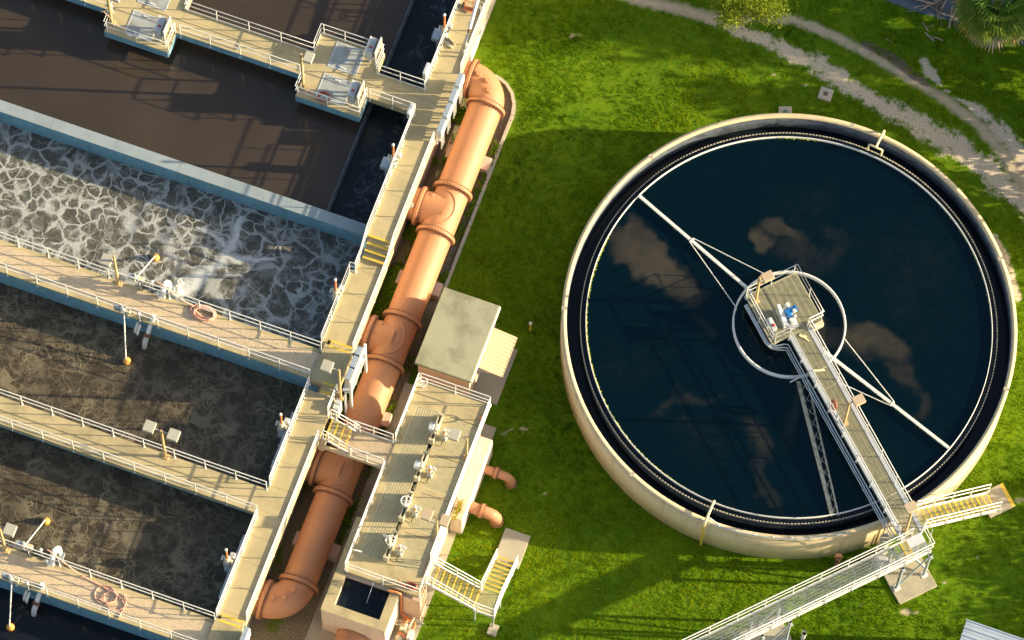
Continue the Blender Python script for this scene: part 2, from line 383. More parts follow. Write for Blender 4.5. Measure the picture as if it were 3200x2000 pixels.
# ------------------------------------------------------------------ railings
def _post_mesh(drop, h, r=.024):
    mb = MB().tube([(0,0,-drop),(0,0,h)], r, 8)
    if drop > .1: mb.box(-.05, .05, -.05, .05, -drop, -drop+.16)
    else: mb.cyl(0, 0, 0, .02, .06, 8)
    me = bpy.data.meshes.new('post'); me.from_pydata(mb.v, [], mb.f); me.polygons.foreach_set('use_smooth', mb.sm); me.materials.append(MAT['white']); return me
POSTS = {}
def railing(label, pts, sp=1.5, h=1.07, drop=.0, kick=False, group=None, mat='white', M=None, ends=(True, True), rr=.027):
    pts = [Vector(p) for p in pts]
    if M is not None: pts = [M @ p for p in pts]
    root = thing('guard_railing', label, 'railing', pts[0], group)
    up = Vector((0,0,1))
    MB().tube([p + up*h for p in pts], rr, 8).build('handrail', mat, root)
    MB().tube([p + up*h*.54 for p in pts], rr*.86, 8).build('middle_rail', mat, root)
    if kick:
        mb = MB()
        for a, b in zip(pts[:-1], pts[1:]): mb.bar(a+up*.065, b+up*.065, .014, .12)
        mb.build('kick_plate', mat, root)
    key = (drop, h)
    if key not in POSTS: POSTS[key] = _post_mesh(drop, h)
    for i, (a, b) in enumerate(zip(pts[:-1], pts[1:])):
        L = (b-a).length; n = max(1, round(L/sp))
        for k in range(n + (1 if i == len(pts)-2 else 0)):
            if (i == 0 and k == 0 and not ends[0]) or (i == len(pts)-2 and k == n and not ends[1]): continue
            p = a + (b-a)*(k/n)
            if L > .6 and k == 0 and i > 0: p = a + (b-a).normalized()*.12
            o = bpy.data.objects.new('post', POSTS[key]); SC.collection.objects.link(o)
            o.parent = root; o.location = p - pts[0]
    return root

# ------------------------------------------------------------------ grating
def grating(mb, x0, x1, y0, y1, z, px=.05, py=.1, w=.014, h=.03, edge=.03):
    """bearing bars every px across x, cross bars every py along y"""
    x = x0
    while x < x1: mb.box(x, x+w, y0, y1, z-h, z); x += px
    y = y0
    while y < y1: mb.box(x0, x1, y, y+w, z-h+.003, z-.003); y += py
    if edge:
        for a, b, c, d in ((x0-edge, x0, y0, y1), (x1, x1+edge, y0, y1), (x0-edge, x1+edge, y0-edge, y0), (x0-edge, x1+edge, y1, y1+edge)): mb.box(a, b, c, d, z-h, z+.002)
    return mb

# ------------------------------------------------------------------ ground, tracks, grass
CX, CY, CROT = 12.178, 3.175, R(-43.7)           # centre of the round tank, direction of its bridge
SANDY = [(-6, 17.6, 0.30), (.1, 17.21, 0.36), (2.26, 17.45, 0.42), (4.0, 17.6, 0.47), (5.6, 18.3, 0.42), (7.4, 18.83, 0.34), (9.3, 18.67, 0.36), (11.3, 18.35, 0.36), (13.05, 17.93, 0.34), (15.3, 17.36, 0.34), (17.2, 16.69, 0.38), (18.6, 15.81, 0.47), (20.0, 14.7, 0.59), (22.0, 13.0, 0.77), (26, 9, 0.85)]
GRAVEL = [(3.6, 17.5, .35), (5.2, 17.45, .40), (6.96, 17.25, .50), (9.27, 16.95, .60), (12.1, 16.15, .55), (14.23, 15.85, .62), (16.2, 15.3, .74), (18.2, 14.7, .80), (20.4, 13.7, .7), (23, 12, .6)]
GRAVEL2 = [(13.7, 19.0, .18), (14.2, 18.45, .40), (14.9, 18.0, .12), (15.6, 17.7, .05), (16.9, 17.4, .35), (18.0, 16.9, .5), (19.3, 16.0, .6), (20.6, 14.9, .6)]
GRAVEL3 = [(19.6, 11.6, .22), (20.8, 10.2, .30), (21.6, 9.0, .2)]
BARE = [(21.25, -7.15, .22), (21.95, -6.95, 0), (19.3, -7.65, .10), (19.5, -7.3, 0), (23.5, -3.7, .10), (23.75, -3.2, 0), (22.55, -5.2, .12), (22.75, -4.9, 0), (2.2, -4.8, .10), (2.6, -4.8, 0), (4.1, -7.5, .10), (4.3, -7.2, 0), (7.4, 15.85, .14), (7.8, 15.95, 0), (-2.2, 14.4, .16), (-1.7, 14.7, 0), (8.9, 15.8, .12), (9.3, 15.9, 0), (1.5, -5.4, .14), (1.9, -4.9, 0), (24.5, -.4, .2), (25, 0, 0)]
MULCH = [(10.9, 18.8, .22), (12.4, 18.55, .32), (13.6, 18.05, .28), (14.3, 17.8, .2)]
def trackmask(X, Y, line):
    best = np.full(X.shape, -9.0)
    for (x0, y0, w0), (x1, y1, w1) in zip(line[:-1], line[1:]):
        if w0 == 0: continue
        dx, dy = x1-x0, y1-y0; t = np.clip(((X-x0)*dx + (Y-y0)*dy)/(dx*dx+dy*dy), 0, 1)
        d = np.hypot(X-x0-t*dx, Y-y0-t*dy); best = np.maximum(best, 1 - .5*d/((w0+(w1-w0)*t)*.82))
    return np.clip(best, 0, 1)
def bedmask(X, Y):
    a = np.clip(.5 + (np.minimum(np.minimum(-3.45-X, X+9), np.minimum(9.6-Y, Y+40)))*4, 0, 1)
    b = np.clip(.5 + (1.65 - np.hypot(X+4.95, Y-9.5))*4, 0, 1)*(X > -9)
    return np.maximum(a, b)
gx = np.concatenate([[-600, -200, -60, -30, -14], np.arange(-10, 31, .2), [34, 45, 80, 250, 700]])
gy = np.concatenate([[-700, -250, -80, -40, -25], np.arange(-22, 27, .2), [30, 45, 80, 250, 700]])
GX, GY = np.meshgrid(gx, gy, indexing='ij'); nx_, ny_ = GX.shape
me = bpy.data.meshes.new('ground')
idx = np.arange(nx_*ny_).reshape(nx_, ny_)
fq = np.stack([idx[:-1, :-1], idx[1:, :-1], idx[1:, 1:], idx[:-1, 1:]], -1).reshape(-1, 4)
def np_mesh(me, V, F):
    k = F.shape[1]
    me.vertices.add(len(V)); me.vertices.foreach_set('co', np.ascontiguousarray(V, np.float32).ravel())
    me.loops.add(F.size); me.loops.foreach_set('vertex_index', np.ascontiguousarray(F, np.int32).ravel())
    me.polygons.add(len(F)); me.polygons.foreach_set('loop_start', np.arange(0, F.size, k, dtype=np.int32))
    me.polygons.foreach_set('loop_total', np.full(len(F), k, np.int32)); me.update(calc_edges=True)
np_mesh(me, np.stack([GX, GY, np.zeros_like(GX)], -1).reshape(-1, 3), fq)
grav = np.maximum(np.maximum(trackmask(GX, GY, GRAVEL), trackmask(GX, GY, GRAVEL2)), trackmask(GX, GY, GRAVEL3))
for nm, a in (('gravel', grav), ('sand', np.maximum(trackmask(GX, GY, SANDY), trackmask(GX, GY, BARE))), ('mulch', trackmask(GX, GY, MULCH)), ('bed', bedmask(GX, GY))):
    me.attributes.new(nm, 'FLOAT', 'POINT').data.foreach_set('value', a.astype(np.float32).ravel())
me.materials.append(MAT['ground'])
go = bpy.data.objects.new('ground', me); SC.collection.objects.link(go); go['kind'] = 'structure'

def fbm(X, Y, sc, seed, oct=5):
    """smooth value noise in numpy, about 0..1"""
    out = np.zeros_like(X); amp = .5; r = np.random.default_rng(seed)
    for o in range(oct):
        g = r.random((64, 64)); x = X*sc*2**o + 17.3*o; y = Y*sc*2**o + 9.1*o
        xi = np.floor(x).astype(int); yi = np.floor(y).astype(int); fx = x-xi; fy = y-yi
        fx = fx*fx*(3-2*fx); fy = fy*fy*(3-2*fy)
        a = g[xi % 64, yi % 64]; b = g[(xi+1) % 64, yi % 64]; c = g[xi % 64, (yi+1) % 64]; d = g[(xi+1) % 64, (yi+1) % 64]
        out += amp*((a*(1-fx)+b*fx)*(1-fy) + (c*(1-fx)+d*fx)*fy); amp *= .5
    return out
def grass():
    # tufts: blades gather round tuft centres; none on tracks, beds, slabs or in the tanks
    n = 95000
    P = np.stack([rng.uniform(-5.7, 28.5, n), rng.uniform(-20, 25, n)], 1)
    X, Y = P.T
    u = X*math.cos(R(17.2)) - Y*math.sin(R(17.2)); v = X*math.sin(R(17.2)) + Y*math.cos(R(17.2))
    u = X*math.cos(R(-17.2)) - Y*math.sin(R(-17.2)); v = X*math.sin(R(-17.2)) + Y*math.cos(R(-17.2))
    wx = X*math.cos(R(17.2)) + Y*math.sin(R(17.2)); wy = -X*math.sin(R(17.2)) + Y*math.cos(R(17.2))
    # frame of the picture on the ground (plus a margin for neighbouring viewpoints)
    cr, sr = math.cos(R(-17.2)), math.sin(R(-17.2))
    fx = X*cr - Y*sr; fy = X*sr + Y*cr
    keep = (np.abs(fx) < 26.5) & (np.abs(fy) < 18)
    tr = np.maximum.reduce([trackmask(X, Y, GRAVEL), trackmask(X, Y, GRAVEL2), trackmask(X, Y, GRAVEL3), trackmask(X, Y, SANDY), trackmask(X, Y, BARE)])
    keep &= tr + (fbm(X, Y, 1.2, 3)-.5)*1.2 < .36
    thin = fbm(X, Y, .35, 5) + .35*fbm(X, Y, 1.6, 8)
    keep &= rng.random(n) < np.clip((thin-.30)*2.6, .22, 1)
    keep &= np.hypot(X-CX, Y-CY) > 10.42
    keep &= ~((X < -3.25) & (Y < 8.6) & ~((X > -5.72) & (X < -5.2) & (Y > -6))) & (np.hypot(X+4.95, Y-9.5) > 1.85)
    keep &= ~((X < 1.2) & (Y < -4.6)) & ~((X < .85) & (Y < -.5) & (Y > -5)) & (X > -5.72)
    keep &= ~((X > 3.1) & (X < 4.35) & (Y > -14.4) & (Y < -9.5)) & ~((Y > 21.2) & (X > 10.6))
    d = (X-CX)*math.cos(CROT) + (Y-CY)*math.sin(CROT); e = -(X-CX)*math.sin(CROT) + (Y-CY)*math.cos(CROT)
    keep &= ~((d > 11.8) & (d < 13.3) & (e > -1.2) & (e < .75)) & ~((d > 10.3) & (d < 11.6) & (e > 4.4) & (e < 5.75))
    keep &= ~((np.abs(X-10.0) < .4) & (np.abs(Y-15.65) < .4)) & ~((np.abs(X-8.5) < .45) & (np.abs(Y-14.3) < .45))
    P = P[keep]; X, Y = P.T; m = len(P)
    lush = np.clip((fbm(X, Y, .5, 11)-.3)*2.2, 0, 1)
    B = 10
    c = np.repeat(P, B, 0) + rng.normal(0, .055, (m*B, 2))
    hgt = (rng.uniform(.035, .085, m*B))*(.75 + .55*np.repeat(lush, B))
    az = rng.uniform(0, 2*pi, m*B); ln = rng.uniform(.2, .95, m*B)*hgt
    wd = rng.uniform(.010, .019, m*B)
    px, py = -np.sin(az)*wd, np.cos(az)*wd
    z0 = np.zeros(m*B)
    V = np.stack([np.stack([c[:,0]-px, c[:,1]-py, z0], 1), np.stack([c[:,0]+px, c[:,1]+py, z0], 1),
                  np.stack([c[:,0]+np.cos(az)*ln, c[:,1]+np.sin(az)*ln, hgt], 1)], 1).reshape(-1, 3)
    F = np.arange(len(V)).reshape(-1, 3)
    me = bpy.data.meshes.new('grass'); np_mesh(me, V, F)
    patch = np.clip((fbm(X, Y, .28, 21)-.22)*1.75, 0, 1)
    t = np.clip(.15 + .75*np.repeat(patch, B) + np.repeat(rng.normal(0, .13, m), B) + rng.normal(0, .08, m*B), 0, 1)
    me.attributes.new('tint', 'FLOAT', 'FACE').data.foreach_set('value', t.astype(np.float32))
    me.materials.append(MAT['grass_blade'])
    o = bpy.data.objects.new('grass', me); SC.collection.objects.link(o); o['kind'] = 'stuff'
grass()

# paved strips beside the chamber, kerb round the pipe bed, asphalt road by the palm
struct('pavement', MB().prism([(-3.55, -4.55), (-3.15, -4.55), (-3.15, -5.2), (1.12, -5.2), (1.12, -24), (-3.55, -24)], -.2, .05), 'slab')
struct('road', MB().prism([(10.2, 21.5), (11.0, 21.25), (12.6, 21.15), (14.2, 21.3), (17.5, 21.3), (24, 21.0), (40, 21), (40, 60), (9, 60)], -.1, .012), 'asphalt')
def kerb():
    c = [(-3.42, s) for s in np.linspace(.2, 9.3, 9)]
    arc = [(-4.95 + 1.53*math.cos(a), 9.5 + 1.70*math.sin(a)) for a in np.linspace(.05, 1.75, 6)]
    pts = c + arc; root = thing('garden_kerb', 'pale concrete kerb curving round the gravel bed at the pipe elbow', 'kerb', (-3.42, .2, 0))
    for (x0, y0), (x1, y1) in zip(pts[:-1], pts[1:]):
        d = Vector((x1-x0, y1-y0, 0)); d0 = d.normalized()*.012
        MB().bar(Vector((x0, y0, .05))+d0, Vector((x1, y1, .05))-d0, .15, .16).build('kerb_stone', 'curb', root)
kerb()

# ------------------------------------------------------------------ the concrete basins
ZU, ZM, ZG, ZP = 4.9, 4.1, 4.3, 3.3
WE = -5.70; WW = -6.97                                # walkway edges
bas = thing('aeration_basin', 'long concrete treatment basins with walkways between dark, foaming and brown water', 'basin', (WE, 0, 0))
def bpart(name, mb, mat='deck'): return mb.build(name, mat, bas)
bpart('outer_wall', MB().box(-6.6, -6.14, -30, 20, 0, 3.72), 'pale_wall')
bpart('main_walkway', MB().box(WW, WE, -.16, 20, 4.5, ZU), 'deck_jointed')
bpart('main_walkway', MB().box(WW-.02, WE, -5.20, -1.00, 3.73, ZM).box(-7.22, WW-.021, -5.80, -1.71, 3.73, ZM-.003), 'deck_jointed')
bpart('main_walkway', MB().box(WW-.05, WE, -18.95, -7.72, 3.73, ZM), 'deck_jointed')
bpart('main_walkway', MB().box(WW-.05, WE, -32, -22.2, 3.73, ZM), 'deck_jointed')
# landings where the grated walkways join, two risers up each side
for s0, s1 in ((-7.32, -5.52), (-20.75, -19.16)):
    bpart('landing', MB().box(WW-.03, WE, s0, s1, 3.72, ZG+.14), 'deck')
    bpart('step', MB().box(-6.8, WE-.05, s1+.001, s1+.30, ZM, ZG+.0), 'deck')
    for y, z in ((s1-.10, ZG+.144), (s1+.20, ZG+.004)): bpart('step_nosing', MB().box(-6.8, -5.82, y, y+.10, z-.01, z), 'yellow')
    bpart('step', MB().box(-6.45, WE-.05, s0-.38, s0-.001, ZM, ZG-.02), 'deck')
    for y, z in ((s0, ZG+.144), (s0-.38, ZG-.016)): bpart('step_nosing', MB().box(-6.45, -5.74, y, y+.09, z-.01, z), 'yellow')
for k in range(4):                                    # the four steps down from the upper walkway
    y = -.16 - .28*k
    if k < 3: bpart('step', MB().box(WW+.06, WE, y-.28, y-.001, 3.9, ZU-.2*(k+1)), 'deck')
    bpart('step_nosing', MB().box(WW+.08, WE-.12, y-.02-(0 if k else 0), y+.085, ZU-.2*k-.01, ZU-.2*k+.004), 'yellow')
# upper basin: cross walkway with two mixer platforms
bpart('cross_walkway', MB().box(-32, -21.78, 6.2, 7.45, 4.38, ZU).box(-18.66, -12.43, 6.2, 7.45, 4.38, ZU).box(-9.32, WW-.001, 6.2, 7.45, 4.38, ZU), 'deck_jointed')
for x0, x1 in ((-21.775, -18.665), (-12.425, -9.325)):
    bpart('mixer_platform', MB().box(x0, x1, 5.13, 8.52, 4.36, ZU+.002), 'deck')
    bpart('fascia', MB().box(x0, x1, 5.105, 5.128, 4.36, ZU-.03).box(x1+.001, x1+.02, 5.13, 6.19, 4.36, ZU-.03), 'wall_concrete')
bpart('fascia', MB().box(-18.66, -12.43, 6.175, 6.198, 4.38, ZU-.03).box(-32, -21.78, 6.175, 6.198, 4.38, ZU-.03), 'wall_concrete')
for x in (-21.2, -19.2, -11.9, -9.9): bpart('pier', MB().box(x, x+.35, 6.5, 7.1, 0, 4.4), 'wall_concrete')
bpart('dividing_wall', MB().box(-34, WW-.05, .10, .60, 0, 4.06), 'wall_concrete')
bpart('wall_coping', MB().box(-34, WW-.05, .07, .62, 4.06, ZM), 'wall_top')
bpart('overflow_weir', MB().box(-9.29, -9.23, .61, 20, 2, 3.80), 'tank_inside')
bpart('overflow_weir', MB().box(-9.20, -9.17, .61, 20, 2, 3.74), 'tank_inside')
bpart('basin_wall', MB().box(WW-.05, -6.6, .1, 20, 0, 4.49).box(-7.2, -6.6, -30, .1, 0, 3.72), 'wall_concrete')
# grated walkways on concrete walls
for s0, s1 in ((-7.27, -5.83), (-20.68, -19.23)):
    bpart('basin_wall', MB().box(-34, -7.2, s0+.02, s1-.02, 0, 4.16), 'wall_concrete')
    bpart('walkway_edge', MB().box(-34, -7.01, s0, s0+.22, 4.16, ZG).box(-34, -7.01, s1-.20, s1, 4.16, ZG), 'deck')
    g = MB(); x = -34
    grating(g, -34, -7.02, s0+.22, s1-.20, ZG+.012, px=.055, py=.075, w=.022, h=.03, edge=0)
    g.box(-34, -7.015, s0+.2205, s1-.2005, 4.16, ZG-.006)
    for xx in np.arange(-33.2, -8, 2.4): g.box(xx, xx+.012, s0+.22, s1-.2, ZG, ZG+.016)
    bpart('walkway_grating', g, 'frp_pink')
bpart('basin_wall', MB().box(-34, -7.2, -13.7, -13.0, 0, 3.75), 'wall_concrete')
bpart('plain_walkway', MB().box(-34, WW-.051, -13.95, -12.74, 3.75, ZM), 'deck')
# channel brackets under the east edge
for y in (11.6, 10.2, 8.9, 5.7, 2.4, -2.6, -4.4, -10.9, -13.2, -15.4, -17.5): bpart('wall_bracket', MB().box(-6.139, -5.74, y, y+.09, 3.45, 3.728).bar((-6.1, y+.045, 2.7), (-5.76, y+.045, 3.44), .08), 'galv')
struct('water', MB().box(-34, -9.29, .6, 20, 3.0, 3.75), 'water_brown')
struct('water', MB().box(-9.17, WW-.05, .6, 20, 3.0, 3.42), 'water_trough')
struct('water', MB().box(-34, -7.2, -5.81, .10, 2.0, 2.75), 'water_foam')
struct('water', MB().box(-34, -7.2, -13.0, -7.25, 2.0, 2.75), 'water_scum')
struct('water', MB().box(-34, -7.2, -19.25, -13.7, 2.0, 2.75), 'water_scum')
struct('water', MB().box(-34, -7.2, -32, -20.66, 2.0, 2.75), 'water_dark')

# adjustable weir plates along the ends of the two brown basins
for s0, s1, lb in ((-11.7, -8.85, 'long grey weir plate along the end wall of the brown basin below the grated walkway'), (-18.1, -15.0, 'long grey weir plate along the end wall of the brown basin with the loose hose')):
    t = thing('weir_plate', lb, 'weir', (-7.3, (s0+s1)/2, 2.4), 'grey weir plates on basin end walls')
    MB().box(-7.31, -7.22, s0, s1, 2.4, 3.86).build('plate', 'galv', t)
    for y in np.arange(s0+.3, s1, .8): MB().box(-7.34, -7.31, y, y+.06, 2.4, 3.9).build('stiffener', 'galv', t)

# ------------------------------------------------------------------ railings of the basins
g1 = 'white tubular railings round the basins'
railing('white railing on the north edge between the two mixer platforms', [(-18.70,8.45,ZU),(-18.70,7.42,ZU),(-12.40,7.42,ZU),(-12.40,8.47,ZU),(-10.1,8.47,ZU)], kick=True, group=g1)
railing('white railing round the corner behind the tall grey cabinet', [(-9.6,8.47,ZU),(-9.35,8.47,ZU),(-9.35,7.44,ZU),(-7.0,7.44,ZU)], kick=True, group=g1)
railing('white railing along the upper walkway above the churning trough', [(-6.99,7.56,ZU),(-6.99,18,ZU)], kick=True, group=g1)
railing('white railing round the mixer platform with the leaning cable, at the upper left', [(-26,6.22,ZU),(-21.75,6.22,ZU),(-21.75,5.16,ZU),(-18.69,5.16,ZU),(-18.69,6.2,ZU)], drop=.35, group=g1)
railing('straight white railing on the south edge between the two mixer platforms', [(-18.45,6.2,ZU),(-12.6,6.2,ZU)], drop=.35, group=g1)
railing('white railing round the south side of the platform with the red hose', [(-12.42,6.2,ZU),(-12.42,5.16,ZU),(-9.34,5.16,ZU),(-9.34,6.2,ZU)], drop=.35, group=g1)
railing('short white railing from the platform to the upper main walkway', [(-9.2,6.2,ZU),(-7.0,6.2,ZU)], sp=.9, drop=.35, group=g1)
railing('white railing from the upper walkway down the four yellow steps', [(-6.99,6.1,ZU),(-6.99,-.1,ZU),(-6.99,-1.0,ZM),(-6.99,-1.66,ZM)], kick=True, group=g1)
railing('white railing with a small jog beside the foaming basin end', [(-6.95,-1.73,ZM),(-7.2,-1.73,ZM),(-7.2,-5.45,ZM)], kick=True, sp=1.2, group=g1)
railing('white railing between the foaming basin and the grated walkway', [(-7.05,-5.86,ZG),(-26,-5.86,ZG)], group=g1, drop=.1)
railing('white railing on the south edge of the upper grated walkway', [(-26,-7.24,ZG),(-7.08,-7.24,ZG)], group=g1, drop=.3)
railing('white railing across the end of the brown basin with the hanging float', [(-7.0,-7.5,ZM),(-7.0,-12.5,ZM)], group=g1, drop=.05, kick=True)
railing('white railing behind the double headed lamp on the plain walkway', [(-7.05,-12.76,ZM),(-26,-12.76,ZM)], group=g1, drop=.0)
railing('white railing on the south edge of the plain concrete walkway', [(-26,-13.93,ZM),(-7.05,-13.93,ZM)], group=g1, drop=.35)
railing('white railing across the end of the brown basin with the loose hose', [(-7.0,-14.1,ZM),(-7.0,-19.05,ZM)], group=g1, drop=.05, kick=True)
railing('white railing beside the looped pink hose on the lower grated walkway', [(-7.0,-19.25,ZG),(-26,-19.25,ZG)], group=g1, drop=.1)
railing('white railing on the south edge of the lower grated walkway', [(-26,-20.66,ZG),(-7.05,-20.66,ZG),(-7.05,-25,ZG)], group=g1, drop=.3)
railing('white railing on the outer edge of the upper walkway above the pipe elbow', [(-5.73,18,ZU),(-5.73,8.75,ZU)], kick=True, group=g1)
railing('white railing on the outer edge above the steps, south of the wall boxes', [(-5.73,5.2,ZU),(-5.73,-.1,ZU),(-5.73,-1.0,ZM),(-5.73,-5.35,ZM)], kick=True, group=g1)
railing('short white railing on the outer edge beside the yellow striped step', [(-5.73,-7.4,ZM),(-5.73,-8.55,ZM)], kick=True, sp=.8, group=g1)
railing('long white railing on the outer edge above the shaded lower pipe', [(-5.73,-9.72,ZM),(-5.73,-18.7,ZM)], kick=True, group=g1)

# ------------------------------------------------------------------ lamp posts, actuators, cabinets on the basins
def lamp(name_label, x, y, z, h, heads, col='tan', hc='lamp_head', group='tan lamp posts with flat box heads', brace=False, M=None):
    p0 = Vector((x, y, z));
    if M is not None: p0 = M @ p0
    t = thing('lamp_post', name_label, 'lamp', p0, group)
    mk = lambda: MB(M)
    mk().tube([(x,y,z+.02),(x,y,z+h)], [.075,.06], 4).build('pole', col, t)
    mk().cbox(x-.17, x+.17, y-.13, y+.13, z+.002, z+.05, .02).build('base_plate', col, t)
    for dx, dy, hz, w in heads:
        L = math.hypot(dx, dy); ux, uy = dx/L, dy/L
        mk().bar((x, y, z+hz), (x+dx-ux*w*.4, y+dy-uy*w*.4, z+hz), .05, .06).build('arm', hc, t)
        if brace: mk().bar((x, y, z+hz-.9), (x+dx*.8, y+dy*.8, z+hz-.1), .035).build('brace', col, t)
        hd = mk().cbox(x+dx-w/2, x+dx+w/2, y+dy-.26, y+dy+.26, z+hz-.06, z+hz+.12, .02).build('lamp_head', hc, t)
        mk().box(x+dx-w/2+.05, x+dx+w/2-.05, y+dy-.2, y+dy+.2, z+hz-.075, z+hz-.0605).build('lens', 'white', hd)
    return t
lamp('tan lamp post with one drooping head beside the foaming basin', -16.75, -6.0, ZG, 3.5, [(-.36, -.06, 2.75, .5)], brace=True)
lamp('tan lamp post with two square heads on the plain walkway', -11.83, -12.86, ZM, 3.5, [(-.55, 0, 3.42, .5), (.58, 0, 3.42, .5)])
lamp('tan lamp post at the left edge on the lower grated walkway', -16.80, -19.42, ZG, 3.5, [(.5, .02, 3.4, .5), (-.5, .02, 3.4, .5)])
lamp('tan lamp post with one square head over the yellow striped step', -5.52+.02, -7.58, ZM, 3.6, [(-.56, 0, 3.5, .5)])
lamp('tall tan lamp post on the platform with the red hose', -12.19, 5.55, ZU, 4.0, [(.36, 0, 3.85, .42)])
lamp('tall tan lamp post on the far left platform with a cable', -21.62, 5.66, ZU, 4.0, [(.42, 0, 3.2, .5)])
lc = thing('stay_cable', 'thin cable running from the far left lamp post down to the railing', 'cable', (-21.6, 5.6, 5.2))
MB().tube(bez((-21.9, 5.5, 6.3), (-21.2, 5.3, 5.8), (-20.56, 5.13, 5.5)), .018, 6).build('cable', 'tan', lc)
MB().tube([(-20.62,5.13,5.5),(-20.38,5.12,5.42)], .05, 8).build('cable_end', 'white', lc)
for p in ((-21.9,5.5,6.3),): MB().tube([(-21.62,5.6,6.35),(-21.95,5.45,6.28)], .03, 6).build('bracket', 'tan', lc)

def actuator(label, x, y, z, stem=1.35, small=False, group='gate actuators with orange stem covers', side=1):
    t = thing('gate_actuator', label, 'valve actuator', (x,y,z), group); k = .75 if small else 1
    MB().cbox(x-.15*k, x+.15*k, y-.17*k, y+.17*k, z, z+.62*k, .03).build('pedestal', 'grey_box', t)
    b = MB().tube([(x,y,z+.62*k),(x,y,z+.70*k),(x,y,z+.92*k),(x,y,z+1.0*k)], [.13*k,.17*k,.16*k,.09*k], 14)
    b.tube([(x,y,z+.8*k),(x+.26*side*k,y-.05,z+.80*k)], .085*k, 10)
    b.build('gearbox', 'beige_box', t)
    MB().cbox(x+.05*k, x+.30*k, y+.10*k, y+.34*k, z+.70*k, z+.98*k, .03).build('motor_housing', 'grey_box', t)
    MB().tube([(x,y,z+1.0*k),(x,y,z+1.0*k+stem)], .052, 10).build('stem_cover', 'orange', t)
    MB().ball((x,y,z+1.0*k+stem+.02), .075, 12, 8).build('cap', 'white', t)
    MB().tube([(x-.2*k,y,z+.78*k),(x-.26*k,y,z+.78*k)], .12*k, 12).build('handwheel', 'white', t)
    return t
actuator('gate actuator with orange stem cover beside the upper trough, farthest up the walkway', -7.08, 10.3, ZU-.1)
actuator('gate actuator with orange stem cover where the trough ends above the steps', -7.06, 3.5, ZU-.1)
actuator('gate actuator with orange stem cover at the end of the foaming basin', -7.34, -3.2, ZM, 1.3)
actuator('gate actuator with orange stem cover over the brown basin below the striped step', -7.50, -9.72, ZM-.7, 1.15, side=1)
actuator('gate actuator with orange stem cover over the brown basin with the loose hose', -7.52, -16.42, ZM-.7, 1.15)
for y, lb in ((-9.72, 'grey gate frame bolted to the wall under the lower actuator by the striped step'), (-16.42, 'grey gate frame bolted to the wall under the actuator near the loose hose'), (10.3, 'grey gate frame under the farthest actuator on the trough'), (3.5, 'grey gate frame under the actuator above the steps')):
    z = 3.4 if y < 0 else 4.8
    t = thing('sluice_gate', lb, 'sluice gate', (-7.4, y, z-1.4), 'sluice gate frames under actuators')
    MB().box(-7.62, -7.25, y-.26, y+.26, z-.34, z).build('bracket', 'galv', t)
    for dy in (-.24, .18): MB().box(-7.40, -7.30, y+dy, y+dy+.06, z-1.6, z-.3).build('guide_rail', 'galv', t)
t = thing('tool_box', 'small open grey bracket lying on the upper walkway by the first actuator', 'bracket', (-6.75, 10.05, ZU))
MB().bar((-6.95,10.0,ZU+.05),(-6.5,9.85,ZU+.05),.14,.08).build('arm', 'beige_box', t); MB().bar((-6.85,10.22,ZU+.10),(-6.45,9.98,ZU+.10),.04,.2).build('flap', 'beige_box', t)
for y, lb in ((8.15, 'narrow white box on the rail at the corner of trough and cross walkway'), (6.05, 'narrow white box on the rail at the corner below the cross walkway')):
    t = thing('junction_box', lb, 'box', (-7.17, y, ZU+.3), 'white boxes on the trough railing')
    MB().cbox(-7.24, -7.08, y-.32, y+.28, ZU+.25, ZU+.85, .02).build('body', 'alu', t); MB().box(-7.26, -7.241, y-.25, y+.2, ZU+.32, ZU+.8).build('cover', 'steel_blue', t)

def cabinet(label, x, y, z):
    t = thing('control_cabinet', label, 'cabinet', (x,y,z), 'grey control cabinets with red lamps')
    c = MB().cbox(x-.17, x+.17, y-.38, y+.38, z+.38, z+1.24, .02).build('body', 'grey_box', t)
    MB().box(x-.19, x-.171, y-.35, y+.35, z+.45, z+1.2).build('door', 'beige_box', c)
    MB().box(x-.185, x-.135, y-.39, y+.39, z+1.24, z+1.275).build('rain_lip', 'white', c)
    MB().ball((x+.02, y-.12, z+1.27), .06, 12, 8).build('warning_lamp', 'red', t)
    for dy in (-.34, .30): MB().box(x-.06, x+.06, y+dy, y+dy+.05, z, z+.38).build('leg', 'galv', t)
    f = MB()
    for dy in (-.42, .38): f.box(x+.30, x+.36, y+dy, y+dy+.05, z, z+1.45)
    f.box(x+.31, x+.35, y-.37, y+.38, z+1.38, z+1.45)
    f.build('stand_frame', 'white', t)
    MB().box(x+.26, x+.299, y-.40, y+.36, z+.45, z+1.4).build('back_panel', 'beige_box', t)
    MB().tube([(x+.2,y-.2,z+.5),(x+.23,y-.2,z+.02)], .025, 6).build('conduit', 'galv', t)
cabinet('grey cabinet with red lamp on the far left mixer platform', -19.24, 5.86, ZU)
cabinet('grey cabinet with red lamp at the north railing of the platform by the trough', -9.85, 8.2, ZU)
cabinet('grey cabinet with red lamp on the south side of the platform with the red hose', -9.85, 5.9, ZU)
def hatch(label, x0, x1, y0, y1, hy):
    t = thing('floor_hatch', label, 'hatch', ((x0+x1)/2, (y0+y1)/2, ZU), 'aluminium floor hatches')
    MB().box(x0, x1, y0, y1, ZU+.003, ZU+.018).build('plate', 'hatch', t)
    fr = MB()
    for a, b, c, d in ((x0-.05, x0, y0-.05, y1+.05), (x1, x1+.05, y0-.05, y1+.05), (x0, x1, y0-.05, y0), (x0, x1, y1, y1+.05)): fr.box(a, b, c, d, ZU+.003, ZU+.025)
    fr.build('frame', 'alu', t)
    MB().cbox((x0+x1)/2-.14, (x0+x1)/2+.14, hy-.03, hy+.03, ZU+.019, ZU+.05, .01).build('handle', 'white', t)
